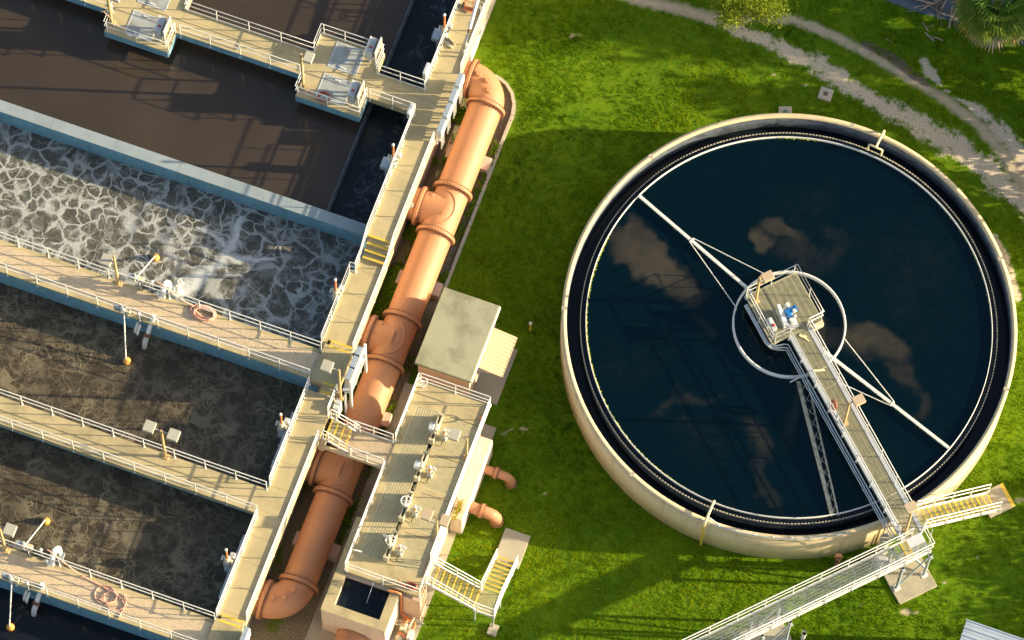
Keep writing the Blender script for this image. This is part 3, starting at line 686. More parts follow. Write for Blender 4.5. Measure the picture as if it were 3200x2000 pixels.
hatch('aluminium floor hatch nearest the leaning cable on the left platform', -20.85, -19.62, 5.45, 6.55, 6.46)
hatch('aluminium floor hatch cut by the top edge on the left platform', -20.85, -19.56, 7.08, 8.25, 7.16)
hatch('aluminium floor hatch on the north half of the platform with the red hose', -11.53, -10.22, 7.06, 8.27, 7.16)
hatch('stained aluminium floor hatch under the red hose', -11.53, -10.22, 5.5, 6.6, 6.5)

def hose(label, mat, paths, r=.03, loc=None, name='hose'):
    p0 = paths[0][0]; t = thing(name, label, 'hose', loc or tuple(p0))
    for p in paths: MB().tube(p, r, 8).build('tube', mat, t)
    return t
def coil(cx, cy, z, loops, r0, seed, squash=.8, spread=.05, n=40):
    rr = random.Random(seed); pts = []
    for l in range(loops):
        ox, oy = rr.uniform(-spread, spread), rr.uniform(-spread, spread); ra = r0*rr.uniform(.85, 1.08)
        for k in range(n):
            a = 2*pi*k/n; pts.append((cx+ox*math.sin(a/2)+ra*math.cos(a), cy+oy*math.sin(a/2)+ra*squash*math.sin(a), z+.03+.022*l+.012*math.sin(a*2+l)))
    return pts
hose('red hose coiled against the railing of the trough platform', 'hose_red', [coil(-11.15, 5.5, ZU, 4, .28, 3), bez((-11.9,5.35,ZU+.9),(-11.7,5.3,ZU+.05),(-11.3,5.3,ZU+.04))], .022)
hose('thick pink hose in a tight coil on the upper grated walkway', 'hose', [coil(-12.62, -6.0, ZG, 6, .50, 5, .62, .10), [(-14.97,-5.62,5.2),(-14.7,-5.7,5.25),(-14.2,-5.8,5.0),(-13.6,-5.85,4.55),(-13.15,-5.85,4.36)]], .036)
hose('thick pink hose in wide loose loops on the lower grated walkway', 'hose',
     [[(-14.92,-19.0,5.2),(-14.6,-19.1,5.25),(-14.2,-19.2,5.05),(-13.5,-19.33,4.5),(-12.9,-19.42,4.34),(-12.3,-19.5,4.345),(-11.7,-19.6,4.35),(-11.2,-19.75,4.35),(-10.95,-20.0,4.35),(-11.1,-20.3,4.36),(-11.5,-20.35,4.38),(-11.9,-20.1,4.38),(-12.0,-19.8,4.38),(-11.75,-19.55,4.39),(-11.45,-19.65,4.39),(-11.4,-19.95,4.39),(-11.7,-20.15,4.40),(-12.1,-20.1,4.40)],
      coil(-11.95, -19.82, ZG, 1, .52, 9, .92, .02), [(-11.2,-19.5,4.37),(-10.95,-19.75,4.37),(-10.95,-20.15,4.37),(-11.0,-20.45,4.35),(-10.98,-20.6,4.34)]], .034)

def station(dy, w, w2):
    """level float arms, air pipes and small boxes on both sides of a grated walkway"""
    for s, y0, y1, z1, xx, lb in ((1, -5.75+dy, -3.75+dy, 2.86, -15.92, f'orange ball float on a white arm reaching over {w}'), (-1, -7.40+dy, -8.84+dy, 2.86, -15.88, f'orange ball float on a white arm hanging over {w2}')):
        x2 = -15.92 if s > 0 else (-15.33 if dy == 0 else -15.58)
        t = thing('float_gauge', lb, 'float', (xx, y0, ZG), 'orange ball floats on white arms')
        MB().tube([(xx, y0, ZG+.95), (x2-.03, y1, z1+.17)], .034, 8).build('arm', 'white', t)
        MB().ball((x2, y1, z1), .185, 18, 12).build('ball', 'buoy', t)
        MB().cbox(xx-.07, xx+.07, y0-.07, y0+.07, ZG+.85, ZG+1.05, .02).build('pivot', 'white', t)
    for s, y, side, wall in ((1, -5.72+dy, 'north', w), (-1, -7.34+dy, 'south', w2)):
        t = thing('control_box', f'pale box with black legs on the {side} rail over {wall}', 'box', (-15.72, y, ZG), 'pale boxes on the walkway rails')
        MB().cbox(-15.84, -15.58, y-.12, y+.10, ZG+.72, ZG+.98, .02).build('body', 'beige_box', t)
        for dx in (-.06, .08): MB().box(-15.72+dx, -15.69+dx, y-.2*s-.02, y-.2*s+.02, ZG, ZG+.8).build('leg', 'black', t)
        t = thing('meter_box', f'bluish white meter box on the {side} rail over {wall}', 'box', (-16.22, y, ZG), 'white meter boxes on the walkway rails')
        MB().cbox(-16.38, -16.06, y-.07, y+.09, ZG+.55, ZG+.95, .03).build('body', 'steel_blue', t); MB().box(-16.05, -15.99, y-.08, y+.1, ZG+.5, ZG+1.0).build('hinge_plate', 'white', t)
        t = thing('sampling_valve', f'small white valve on the {side} rail over {wall}', 'valve', (-15.18, y, ZG), 'white sampling valves')
        MB().tube([(-15.18,y,ZG),(-15.18,y,ZG+.95)], .03, 8).build('stem', 'galv', t); MB().ball((-15.18,y,ZG+1.0), .085, 10, 8).build('head', 'white', t)
        MB().box(-15.24,-15.12,y-.10*s-.03,y-.10*s+.03,ZG,ZG+.05).build('foot', 'black', t)
    y = -5.6+dy
    t = thing('air_pipe', f'fat white bent pipe rising from {w} at the rail', 'pipe', (-14.8, y, ZG), 'white bent air pipes')
    MB().tube([(-14.62,y-.32,ZG+.1),(-14.62,y-.32,ZG+.35),(-14.66,y-.2,ZG+.5),(-14.72,y+.15,ZG+.45),(-14.78,y+.5,3.95),(-14.8,y+.62,3.6),(-14.8,y+.64,2.7)], [.12,.12,.13,.14,.17,.17,.16], 14).build('pipe', 'white', t)
    MB().ball((-14.85,y-.35,ZG+.42), .10, 10, 8).ball((-14.72,y-.42,ZG+.3), .11, 10, 8).build('valve', 'white', t)
    MB().bar((-14.42,y+.42,3.95),(-14.30,y+.0,4.6),.13,.12).build('nozzle', 'steel_blue', t)
    MB().tube([(-14.42,y-.22,ZG),(-14.42,y-.22,ZG+.6)], .03, 6).build('support', 'black', t)
    y = -7.2+dy
    t = thing('air_pipe', f'white bent pipe dropping into {w2} below the rail', 'pipe', (-14.8, y, ZG), 'white bent air pipes')
    MB().tube([(-14.66,y+.25,ZG+.25),(-14.70,y+.05,4.15),(-14.74,y-.2,3.9),(-14.79,y-.5,3.45),(-14.83,y-.68,3.1),(-14.85,y-.72,2.7)], .115, 14).build('pipe', 'alu', t)
    MB().tube([(-14.76,y-.33,3.70),(-14.785,y-.43,3.55)], .165, 14).build('flange', 'rust', t)
    MB().tube([(-14.80,y-.5,3.42),(-14.83,y-.66,3.12)], .122, 14).build('elbow', 'white', t)
    t = thing('spray_nozzle', f'short white nozzles beside the bent pipe over {w2}', 'nozzle', (-15.25, y, 3.8), 'white nozzle pairs')
    for dx, dyy in ((0, 0), (.14, -.06)): MB().tube([(-15.32+dx,y-.10+dyy,3.98),(-15.36+dx,y-.36+dyy,3.62),(-15.37+dx,y-.42+dyy,3.4)], [.06,.075,.05], 10).build('nozzle', 'white', t)
    MB().tube([(-15.2,y,ZG-.1),(-15.28,y-.1,3.98)], .03, 6).build('bracket', 'galv', t)
station(0, 'the foaming basin', 'the upper brown basin')
station(-13.40, 'the lower brown basin', 'the dark basin')
t = thing('foam_jet', 'white gush of foam thrown up below the pipe beside the walkway', 'foam', (-14.2, -4.9, 2.75))
def heap():
    nu, nv = 90, 46; U, V_ = np.meshgrid(np.linspace(0, 1, nu), np.linspace(-1, 1, nv), indexing='ij')
    x0, y0, x1, y1 = -14.5, -5.3, -13.9, -4.2; L_ = math.hypot(x1-x0, y1-y0); dx, dy = (x1-x0)/L_, (y1-y0)/L_
    wv = .62*(1-.55*U); bend = .55*np.sin(U*2.6)-.25*np.sin(U*6)
    X = x0 + dx*L_*U - dy*(V_*wv+bend*.5); Y = y0 + dy*L_*U + dx*(V_*wv+bend*.5)
    n = fbm(X, Y, 1.6, 71, 6); m = fbm(X, Y, 6, 73, 4)
    Z = .22*(1-U)**1.2*np.clip(1-V_**2, 0, 1)*(.3+1.3*n) + .10*(m-.5) + .16*np.clip(1-V_**2, 0, 1)*(n-.35) - .05 - .12*V_**4
    Z -= .3*np.clip((U-.8)/.2, 0, 1) + .2*np.clip((.06-U)/.06, 0, 1)
    idx = np.arange(nu*nv).reshape(nu, nv); F = np.stack([idx[:-1,:-1], idx[1:,:-1], idx[1:,1:], idx[:-1,1:]], -1).reshape(-1, 4)
    me = bpy.data.meshes.new('froth'); np_mesh(me, np.stack([X, Y, Z+2.75], -1).reshape(-1, 3) - np.array([-14.2, -4.9, 2.75]), F)
    me.polygons.foreach_set('use_smooth', [True]*len(F)); me.materials.append(MAT['froth'])
    o = bpy.data.objects.new('froth', me); SC.collection.objects.link(o); o.parent = t; ORG[o.name] = ORG[t.name]; o['kind'] = 'stuff'
paint('froth', (.66, .63, .56), .8, .35, scale=3, bmp=.4)
heap()

# boxes and brackets hung outside the main walkway, white pipe and hand truck at its far end
def wallbox(label, y0, y1, zb, zt, x0=-5.66, grp='grey blue boxes on the outer railing'):
    t = thing('equipment_box', label, 'box', ((x0+.12), (y0+y1)/2, zb), grp)
    MB().cbox(x0, x0+.24, y0, y1, zb, zt, .02).build('body', 'steel_blue', t)  # grey blue body colour stands for the shade on a white box
    MB().box(x0+.241, x0+.262, y0+.03, y1-.03, zb+.04, zt-.03).build('door', 'white', t)  # white plate painted as the sunlit east face
    for y in (y0+.08, y1-.14): MB().box(x0+.04, x0+.20, y, y+.05, zb-.5, zb).build('bracket', 'white', t)
    for y in (y0+.2, (y0+y1)/2, y1-.2): MB().tube([(x0+.2,y,zb),(x0+.2,y,zb-1.6)], .028, 6).build('conduit', 'galv', t)
for k, (y0, y1, lb) in enumerate(((7.72,8.42,'first'),(6.92,7.62,'second'),(6.10,6.82,'third'),(5.30,6.0,'fourth'))):
    wallbox(f'shade tinted box on the outer railing by the trough platform, {lb} from the pipe elbow', y0, y1, ZU+.25, ZU+.98)
for k, (y0, y1, lb) in enumerate(((-5.98,-5.55,'upper'),(-6.60,-6.04,'middle'),(-7.22,-6.66,'lower'))):
    wallbox(f'{lb} shade tinted box beside the yellow striped step', y0, y1, ZM+.45, ZM+1.65, -5.42, 'grey blue boxes by the striped step')
t = thing('equipment_rack', 'white steel rack carrying the boxes beside the yellow striped step', 'rack', (-5.2, -6.4, 2.4))
for y in (-5.45, -7.3): MB().box(-5.15, -5.05, y-.06, y+.06, 2.3, 5.85).build('upright', 'white', t)
MB().box(-5.15, -5.08, -7.3, -5.45, 5.3, 5.75).build('back_board', 'white', t)
MB().box(-5.5, -5.05, -7.35, -5.4, 4.3, 4.4).build('shelf', 'galv', t)
for y in (-8.0, -8.25): MB().box(-5.62, -5.35, y, y+.2, 3.2, 4.4).build('switch', 'grey_box', t)
MB().tube([(-5.3,-7.45,4.6),(-5.3,-7.45,2.2)], .04, 8).tube([(-5.24,-7.7,4.9),(-5.24,-7.7,2.2)], .035, 8).build('conduit', 'galv', t)
for k, (y0, y1, lb) in enumerate(((-20.1,-19.3,'upper'),(-21.0,-20.2,'lower'))):
    wallbox(f'{lb} shade tinted box beside the yellow steps at the bottom of the main walkway', y0, y1, ZM+.2, ZM+1.15, -5.55, 'grey blue boxes at the bottom steps')
t = thing('overhead_pipe', 'thick white horizontal pipe over the far end of the main walkway', 'pipe', (-6.0, 11, ZU+1))
MB().tube([(-6.25,13.5,ZU+1),(-5.95,10.55,ZU+1)], .085, 14).build('pipe', 'white', t)
MB().tube([(-5.955,10.6,ZU+1),(-5.935,10.38,ZU+1)], .07, 12).build('coupling', 'rust', t)
MB().tube([(-5.935,10.4,ZU+1),(-5.90,9.95,ZU+.98),(-5.88,9.88,ZU+.9),(-5.88,9.8,ZU)], .04, 10).build('reducer', 'galv', t)
MB().ball((-5.88,9.86,ZU+.85), .09, 10, 8).ball((-5.86,9.6,ZU+.6), .1, 10, 8).tube([(-5.86,9.6,ZU),(-5.86,9.6,ZU+.6)], .04, 8).build('valve', 'beige_box', t)
for y in (12.6, 10.9): MB().tube([(-6.1,y,ZU),(-6.1,y,ZU+.95)], .03, 8).build('support', 'galv', t)
t = thing('hand_truck', 'orange two wheeled hand truck parked at the far end of the walkway', 'cart', (-6.45, 12.1, ZU))
f = MB()
for x in (-6.7, -6.3): f.tube([(x,11.95,ZU+.1),(x+.02,12.2,ZU+.9),(x+.02,12.6,ZU+1.2)], .022, 8)
for z, y in ((.15,11.97),(.5,12.07),(.85,12.18)): f.tube([(-6.7,y,ZU+z),(-6.28,y,ZU+z)], .02, 8)
f.box(-6.72,-6.26,11.75,11.97,ZU+.08,ZU+.1); f.build('frame', 'orange', t)
for x in (-6.80, -6.22): MB().tube([(x,12.0,ZU+.13),(x+.06,12.0,ZU+.13)], .13, 14).build('wheel', 'black', t)
t = thing('hose_reel_stand', 'small pale wheel valve beside the orange hand truck', 'valve', (-5.95, 12.0, ZU))
MB().tube([(-5.95,12,ZU),(-5.95,12,ZU+.7)], .035, 8).build('stem', 'galv', t)
MB().tube([(-5.95+.15*math.cos(a), 12+.15*math.sin(a), ZU+.72) for a in np.linspace(0, 2*pi, 17)[:-1]], .02, 6, True).build('handwheel', 'beige_box', t)

# ------------------------------------------------------------------ the big tan pipe
PX, PZ, PR = -4.57, 1.2, .79
pipe = thing('process_pipe', 'very large tan flanged pipe running beside the main walkway with elbows at both ends', 'pipe', (PX, -3.3, 0))
def flange(c, axis, r=.945, th=.13, parent=pipe, nb=38, br=.875, bs=.046, mat='pipe', bm='bolt'):
    c = Vector(c); a = Vector(axis).normalized(); u = a.orthogonal().normalized(); w = a.cross(u)
    o = MB().tube([c-a*th/2-a*.012, c-a*th/2, c-a*.008], [r*.985, r, r], 56).tube([c+a*.008, c+a*th/2, c+a*th/2+a*.012], [r, r, r*.985], 56).tube([c-a*.008, c+a*.008], r*.985, 56, caps=False).build('flange', mat, parent)
    b = MB()
    for k in range(nb):
        q = 2*pi*k/nb; p = c + br*(math.cos(q)*u + math.sin(q)*w)
        b.bar(p-a*(th/2+.09), p+a*(th/2+.09), bs*1.5)
    b.build('bolts', bm, o); return o
def straight(s0, s1): MB().tube([(PX, s0, PZ), (PX, s1, PZ)], PR, 64, caps=False).build('pipe_section', 'pipe', pipe)
FL = [9.05, 4.58, 2.24, -2.18, -4.50, -8.95, -11.20, -15.60]
for a, b in zip(FL[:-1], FL[1:]): straight(a, b)
for s in FL:
    flange((PX, s, PZ), (0, 1, 0))
    MB().tube([(PX, s-.16, PZ), (PX, s-.12, PZ), (PX, s+.12, PZ), (PX, s+.16, PZ)], [PR, PR+.03, PR+.03, PR], 56, caps=False).build('hub', 'pipe', pipe)
for sg, s0 in ((1, 9.05), (-1, -15.60)):
    arc = [(-5.73 + 1.16*math.cos(q), s0 + sg*1.16*math.sin(q), PZ) for q in np.linspace(0, pi/2, 13)]
    el = MB().tube(arc + [(-6.15, s0+sg*1.16, PZ)], PR+.015, 64, caps=False).build('elbow', 'pipe', pipe)
    flange((-5.73, s0+sg*1.16, PZ), (1, 0, 0))
    for q, el_a in ((.45, .72), (.85, .62), (1.25, .72)):
        d = Vector((math.cos(q), sg*math.sin(q), 0)); c = Vector((-5.73, s0, PZ)) + 1.16*d
        n = (d*math.cos(el_a+.75) + Vector((0,0,1))*math.sin(el_a+.75)).normalized()
        MB().tube([c+n*(PR-.02), c+n*(PR+.12), c+n*(PR+.14)], [.13,.13,.11], 20).build('boss', 'pipe', el)
for s in (3.41, -3.34, -10.08):
    te = MB().tube([(PX, s, PZ), (-5.15, s, PZ), (-5.40, s, PZ), (-5.5, s, PZ), (-6.16, s, PZ)], [PR+.10, PR+.06, PR+.012, PR, PR], 56, caps=False).build('tee_branch', 'pipe', pipe)
    flange((-5.73, s, PZ), (1, 0, 0))
    rib = []                                   # raised crescent rib where the branch meets the run
    for u in np.linspace(-.86, .86, 25):
        x = -.16 + .62*math.sqrt(max(0, 1-(u/.86)**2)); rib.append((PX+x, s+u, PZ+math.sqrt((PR+.005)**2-x*x)))
    MB().tube(rib, [.012]+[.045]*23+[.012], 8).build('saddle_rib', 'pipe', pipe)
    n = Vector((-.55, .25, .8)).normalized(); c = Vector((-4.86, s+.22, PZ))
    MB().tube([c+n*(PR-.06), c+n*(PR+.09), c+n*(PR+.10)], [.11,.11,.095], 18).build('boss', 'pipe', te)
for y, lb in ((6.7, 'in the gravel bed near the north elbow'), (.05, 'at the north corner of the flat roofed hut'), (-6.7, 'in the gap between hut and chamber'), (-13.38, 'in the shade beside the open water box')):
    t = thing('pipe_support', f'pinkish concrete block under the tan pipe {lb}', 'support block', (PX, y, 0), 'concrete blocks under the large pipe')
    MB().cbox(-5.62, -3.5, y-.34, y+.34, 0, .56, .03).build('block', 'block', t)
t = thing('wooden_frame', 'short weathered wooden frame leaning against the wall behind the tan pipe', 'timber', (-5.6, 6.9, 0))
MB().bar((-5.66,7.25,.5),(-5.66,6.65,.42),.06,.14).build('top_board', 'tan', t); MB().bar((-5.64,6.66,0),(-5.64,6.66,.42),.08).bar((-5.64,7.2,0),(-5.64,7.2,.48),.08).build('stake', 'tan', t)
def weeds(label, x0, x1, y0, y1, n, seed):
    r = np.random.default_rng(seed); c = np.stack([r.uniform(x0, x1, n), r.uniform(y0, y1, n)], 1)
    m = fbm(c[:,0]*1.0, c[:,1]*1.0, .8, seed) > .47; c = c[m]; m = len(c); az = r.uniform(0, 2*pi, m); L = r.uniform(.06, .2, m); h = r.uniform(.08, .42, m)
    wd = r.uniform(.03, .06, m); px, py = -np.sin(az)*wd, np.cos(az)*wd
    a = np.stack([c[:,0], c[:,1], h], 1); b = np.stack([c[:,0]+np.cos(az)*L*.5+px, c[:,1]+np.sin(az)*L*.5+py, h+.04], 1)
    d = np.stack([c[:,0]+np.cos(az)*L, c[:,1]+np.sin(az)*L, h-.02], 1); e = np.stack([c[:,0]+np.cos(az)*L*.5-px, c[:,1]+np.sin(az)*L*.5-py, h+.04], 1)
    me = bpy.data.meshes.new('weeds'); np_mesh(me, np.stack([a, b, d, e], 1).reshape(-1, 3), np.arange(4*m).reshape(-1, 4))
    me.attributes.new('tint', 'FLOAT', 'FACE').data.foreach_set('value', r.uniform(0, .7, m).astype(np.float32)); me.materials.append(MAT['grass_blade'])
    o = bpy.data.objects.new('weeds', me); SC.collection.objects.link(o); o['kind'] = 'stuff'
weeds('weeds', -6.1, -5.25, -7, 9, 20000, 31)
weeds('weeds', -3.75, -3.5, -13, 8, 1200, 33)

# ------------------------------------------------------------------ flat roofed hut with awning
hut = thing('pump_hut', 'small hut with flat stained concrete roof and pale awning beside the tan pipe', 'building', (-1.75, -2.6, 0))
MB().box(-2.98, -.52, -4.40, -.78, 0, 2.78).build('wall', 'peach_wall', hut)
rf = MB().cbox(-3.10, -.42, -4.52, -.62, 2.78, 3.0, .03).build('roof', 'roof', hut)
MB().box(-.4199, -.36, -4.50, -.64, 2.72, 2.985).build('fascia', 'white', rf)
aw = MB(); n = 44; v = []
for i in range(n+1):
    y = -3.60 + 2.04*i/n; dz = .008*(1 if (i//2) % 2 else -1)
    v += [(-.36, y, 2.60+dz), (.78, y, 2.36+dz)]
aw.add(v, [(2*i, 2*i+1, 2*i+3, 2*i+2) for i in range(n)]); aw.box(.76, .79, -3.60, -1.56, 2.31, 2.37)
a_ = aw.build('awning', 'awning', hut)
MB().bar((-.45,-3.5,1.9),(.7,-3.5,2.32),.05).bar((-.45,-1.66,1.9),(.7,-1.66,2.32),.05).build('strut', 'white', a_)
d = MB().box(-.519, -.48, -3.1, -2.1, .05, 2.1).build('door', 'white', hut); MB().ball((-.45,-2.2,1.05), .04, 8, 6).build('handle', 'galv', d)
MB().cbox(-.519, -.30, -4.10, -3.75, 1.9, 2.25, .02).build('wall_lamp', 'beige_box', hut)
struct('pavement', MB().box(-.5, .75, -4.15, -1.30, -.1, .06), 'slab_grey')

# ------------------------------------------------------------------ valve chamber with gratings, bridge and stairs
ch = thing('valve_chamber', 'raised concrete valve chamber with grated deck between the tan pipe and the grass', 'platform', (-.9, -10, 0))
def cp(name, mb, mat='deck'): return mb.build(name, mat, ch)
w = MB(); w.box(-2.5, -2.25, -14.1, -6.4, 0, 3.0); w.box(.62, .74, -14.1, -6.4, 0, 3.0); w.box(-2.25, .62, -6.48, -6.4, 0, 3.0); w.box(-2.25, .62, -14.1, -13.9, 0, 3.0)
cp('wall', w, 'pale_wall')
cp('wall', MB().box(.02, 1.0, -15.0, -14.11, 0, 2.9), 'peach_wall')
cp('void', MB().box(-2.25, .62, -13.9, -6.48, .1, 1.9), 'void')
cp('partition', MB().box(-1.12, -1.0, -13.9, -6.48, 1.9, 2.98), 'wall_concrete')
d = MB(); z0, z1 = 3.0, ZP
d.box(-2.60, .80, -6.48, -5.33, z0, z1); d.box(-2.60, .95, -14.88, -13.90, z0, z1)
d.box(-2.60, -2.27, -13.9, -6.48, z0, z1); d.box(.60, .80, -13.9, -6.48, z0, z1)
for a, b in ((-8.42, -8.24), (-10.30, -10.05), (-12.27, -12.03)): d.box(-1.08, .60, a, b, z0, z1)
for a, b in ((-6.80, -6.48), (-8.75, -8.20), (-10.55, -9.95), (-12.5, -11.9), (-13.9, -13.72)): d.box(-1.0, -.68, a, b+.001, z0, z1-.003)
cp('deck', d)
cp('deck_edge', MB().box(.801, .83, -14.0, -5.34, z0-.02, z1+.10).box(-2.63, -2.601, -14.88, -9.75, z0, z1+.12).box(-2.63, -2.601, -8.4, -5.34, z0, z1+.12).box(-2.6, .80, -5.33, -5.30, z0, z1+.06), 'white')
g = MB()
grating(g, -2.25, -1.17, -13.88, -6.52, ZP, px=.115, py=.07, w=.045, h=.035, edge=.02)
for y in (-12.98, -12.05, -11.05, -10.1, -8.2): g.box(-2.25, -1.17, y, y+.03, ZP-.03, ZP+.003)
cp('coarse_grating', g, 'frp')
cp('shade_sheet', MB().box(-2.249, -1.121, -13.899, -6.481, ZP-.30, ZP-.22).box(-.999, .599, -13.899, -6.481, ZP-.32, ZP-.24), 'shade_sheet')  # added sheets, their dark colour stands for shade between the grating bars
g = MB()
for a, b in ((-8.22, -6.52), (-10.02, -8.45), (-12.0, -10.33), (-13.88, -12.3)): grating(g, -.94, .57, a, b-.03, ZP-.004, px=.045, py=.09, w=.030, h=.03)
cp('fine_grating', g, 'frp')
cp('valve_box', MB().cbox(.75, 1.37, -10.52, -6.45, 0, 2.0, .04), 'pale_wall')
br = thing('foot_bridge', 'short grated foot bridge with yellow edged steps crossing over the tan pipe', 'bridge', (-3.6, -9.1, 3))
g = MB(); grating(g, -4.55, -2.66, -9.62, -8.54, ZP, px=.05, py=.08, w=.02, h=.035); g.box(-4.55, -2.66, -9.6, -8.56, ZP-.06, ZP-.045); g.build('deck_grating', 'frp_pink', br)
MB().box(-5.6, -2.64, -9.78, -9.66, 2.96, 3.26).build('girder', 'beige_box', br); MB().box(-5.6, -2.64, -8.52, -8.44, 3.0, 3.31).build('girder', 'galv', br)
MB().box(-5.75, -5.5, -9.8, -9.4, 2.7, 3.2).build('bearing', 'beige_box', br)
for k in range(4):
    x = -5.5 + .29*k; z = ZM - .2*k
    if k: g = MB(); grating(g, x-.26, x+.01, -9.60, -8.62, z, px=.045, py=.09, w=.018, h=.03, edge=.01); g.build('tread', 'frp', br)
    MB().box(x-.0, x+.06, -9.61, -8.61, z-.03, z+.006).build('nosing', 'yellow', br)
for y in (-8.60, -9.64): MB().bar((-5.6, y, ZM-.05), (-4.45, y, ZP-.02), .03, .2).build('stringer', 'white', br)
g2 = 'white railings of the valve chamber'
railing('white railing on the north side of the foot bridge', [(-4.5,-8.50,ZP),(-2.66,-8.50,ZP)], sp=.9, group=g2, drop=.1, kick=True)
railing('white railing on the south side of the foot bridge', [(-4.25,-9.72,ZP),(-2.66,-9.74,ZP)], sp=.9, group=g2, drop=.25)
railing('sloping white handrail on the north side of the four bridge steps', [(-5.55,-8.62,ZM),(-5.4,-8.62,ZM),(-4.2,-8.59,ZP-.1)], sp=.9, group=g2)
railing('sloping white handrail on the south side of the four bridge steps', [(-5.55,-9.66,ZM),(-5.4,-9.66,ZM),(-4.2,-9.69,ZP-.1)], sp=.9, group=g2)
railing('white railing on the pipe side of the chamber, north of the bridge', [(-2.57,-5.38,ZP),(-2.57,-8.42,ZP)], group=g2)
railing('white railing on the pipe side of the chamber, south of the bridge', [(-2.57,-9.8,ZP),(-2.57,-14.84,ZP)], group=g2)
railing('white railing on the end of the chamber facing the hut', [(-2.5,-5.36,ZP),(.82,-5.36,ZP)], group=g2, drop=.12)
railing('white railing on the grass side of the chamber', [(.82,-5.45,ZP),(.82,-13.15,ZP)], group=g2, kick=True)
railing('white railing above the small open water box', [(-2.5,-14.86,ZP),(.93,-14.86,ZP),(.93,-14.28,ZP)], group=g2, drop=.2)
lamp('tan lamp post with one dark head at the grass edge of the chamber', .68, -8.08, ZP, 2.65, [(-.58, 0, 2.55, .46)], group='lamp posts on the valve chamber')
lamp('tan lamp post with two heads and a white plate on the valve chamber', .71, -12.05, ZP, 2.85, [(-.44, 0, 2.78, .44), (.38, 0, 2.78, .40)], hc='lamp_head_tan', group='lamp posts on the valve chamber')
t = thing('sign_plate', 'blank white plate hanging below the double lamp head of the chamber', 'sign', (.47, -11.85, 5))
MB().bar((.28,-11.95,5.0),(.62,-11.95,5.0),.012,.42).build('plate', 'white', t); MB().tube([(.62,-11.95,5.1),(.70,-12.03,5.15)], .02, 6).build('clamp', 'galv', t)
def gate(label, y, top):
    t = thing('sluice_gate', label, 'sluice gate', (-1.05, y, ZP), 'pale sluice gate frames on the chamber deck')
    f = MB()
    for x in (-1.14, -.99): f.box(x, x+.06, y-.66, y+.66, ZP+.0, ZP+.42)
    for yy in (y-.68, y+.60): f.box(-1.15, -.92, yy, yy+.08, ZP, ZP+.62)
    f.build('frame', 'beige_box', t)
    MB().box(-1.16, -.91, y-.1, y+.1, ZP+.35, ZP+.62).build('yoke', 'grey_box', t)
    MB().tube([(-1.03,y,ZP+.62),(-1.03,y,ZP+1.15)], .04, 10).build('stem', 'galv', t)
    if top == 'wheel':
        wz = ZP+1.15; c = Vector((-1.03, y, wz))
        wh = MB().tube([c+Vector((.225*math.cos(a), .225*math.sin(a), 0)) for a in np.linspace(0, 2*pi, 29)[:-1]], .026, 8, True).build('handwheel', 'white', t)
        s_ = MB()
        for k in range(4): a = k*pi/2+.3; s_.bar(c, c+Vector((.22*math.cos(a), .22*math.sin(a), 0)), .04, .02)
        s_.ball(c, .05, 10, 6).build('spokes', 'white', wh)
    else:
        MB().cbox(-1.30, -1.06, y-.34, y+.0, ZP+.75, ZP+1.0, .03).build('motor', 'alu', t); MB().cbox(-1.04, -.90, y-.4, y+.05, ZP+.7, ZP+.98, .04).build('gearbox', 'beige_box', t)
    return t
gate('pale sluice gate frame with box motor nearest the hut', -7.35, 'box')
gate('pale sluice gate frame with box motor just south of the foot bridge', -9.25, 'box')
gate('pale sluice gate frame with white handwheel on the middle of the chamber', -11.25, 'wheel')
gate('pale sluice gate frame with white handwheel and panel nearest the water box', -13.2, 'wheel')
t = thing('gauge_panel', 'square pale panel on a white capped post beside the southern handwheel', 'panel', (-1.25, -13.1, ZP))
MB().tube([(-1.03,-13.35,ZP),(-1.03,-13.35,ZP+1.85)], .04, 10).build('post', 'beige_box', t); MB().ball((-1.03,-13.35,ZP+1.9), .07, 10, 8).build('cap', 'white', t)
MB().bar((-1.42,-13.15,ZP+1.3),(-1.12,-13.15,ZP+1.3),.02,.34).build('panel', 'alu', t)
for y, lb in ((-7.55,'nearest the hut'),(-9.42,'second from the hut'),(-11.38,'beside the double lamp'),(-13.32,'nearest the water box')):
    t = actuator(f'small actuator with orange stem on the chamber grating, {lb}', -.56, y, ZP, .42, True, 'small actuators on the chamber grating')
    MB().tube([(-.56,y-.15,ZP+.3),(-.6,y-.3,ZP+.1),(-.58,y-.42,ZP+.02)], .018, 6).build('cable', 'black', t)
t = thing('valve_handwheel', 'white handwheel on a low stem in the north west corner of the chamber', 'valve', (-2.32, -5.62, ZP))
c = Vector((-2.32,-5.62,4.05)); MB().tube([c+Vector((.22*math.cos(a), .22*math.sin(a), 0)) for a in np.linspace(0, 2*pi, 29)[:-1]], .022, 8, True).build('handwheel', 'white', t)
s_ = MB()
for k in range(3): a = k*2*pi/3+.4; s_.bar(c, c+Vector((.21*math.cos(a), .21*math.sin(a), 0)), .035, .02)
s_.build('spokes', 'white', t); MB().tube([(-2.32,-5.62,ZP),(-2.32,-5.62,4.05)], .035, 8).build('stem', 'galv', t)
t = thing('vent_wheel', 'small brown wheel leaning by the grass side railing of the chamber', 'wheel', (.70,-6.18,ZP))
MB().tube([(.70+.05*math.sin(a), -6.18+.2*math.cos(a), ZP+.5+.2*math.sin(a)) for a in np.linspace(0, 2*pi, 21)[:-1]], .03, 8, True).build('rim', 'rust', t); MB().tube([(.70,-6.18,ZP),(.70,-6.18,ZP+.3)], .03, 6).build('stand', 'rust', t)
solo('short_pipe', MB().tube([(-2.5,-14.0,3.85),(-2.12,-13.94,3.78)], .035, 10), 'white', 'short white pipe poking through the pipe side railing near the water box', 'pipe')
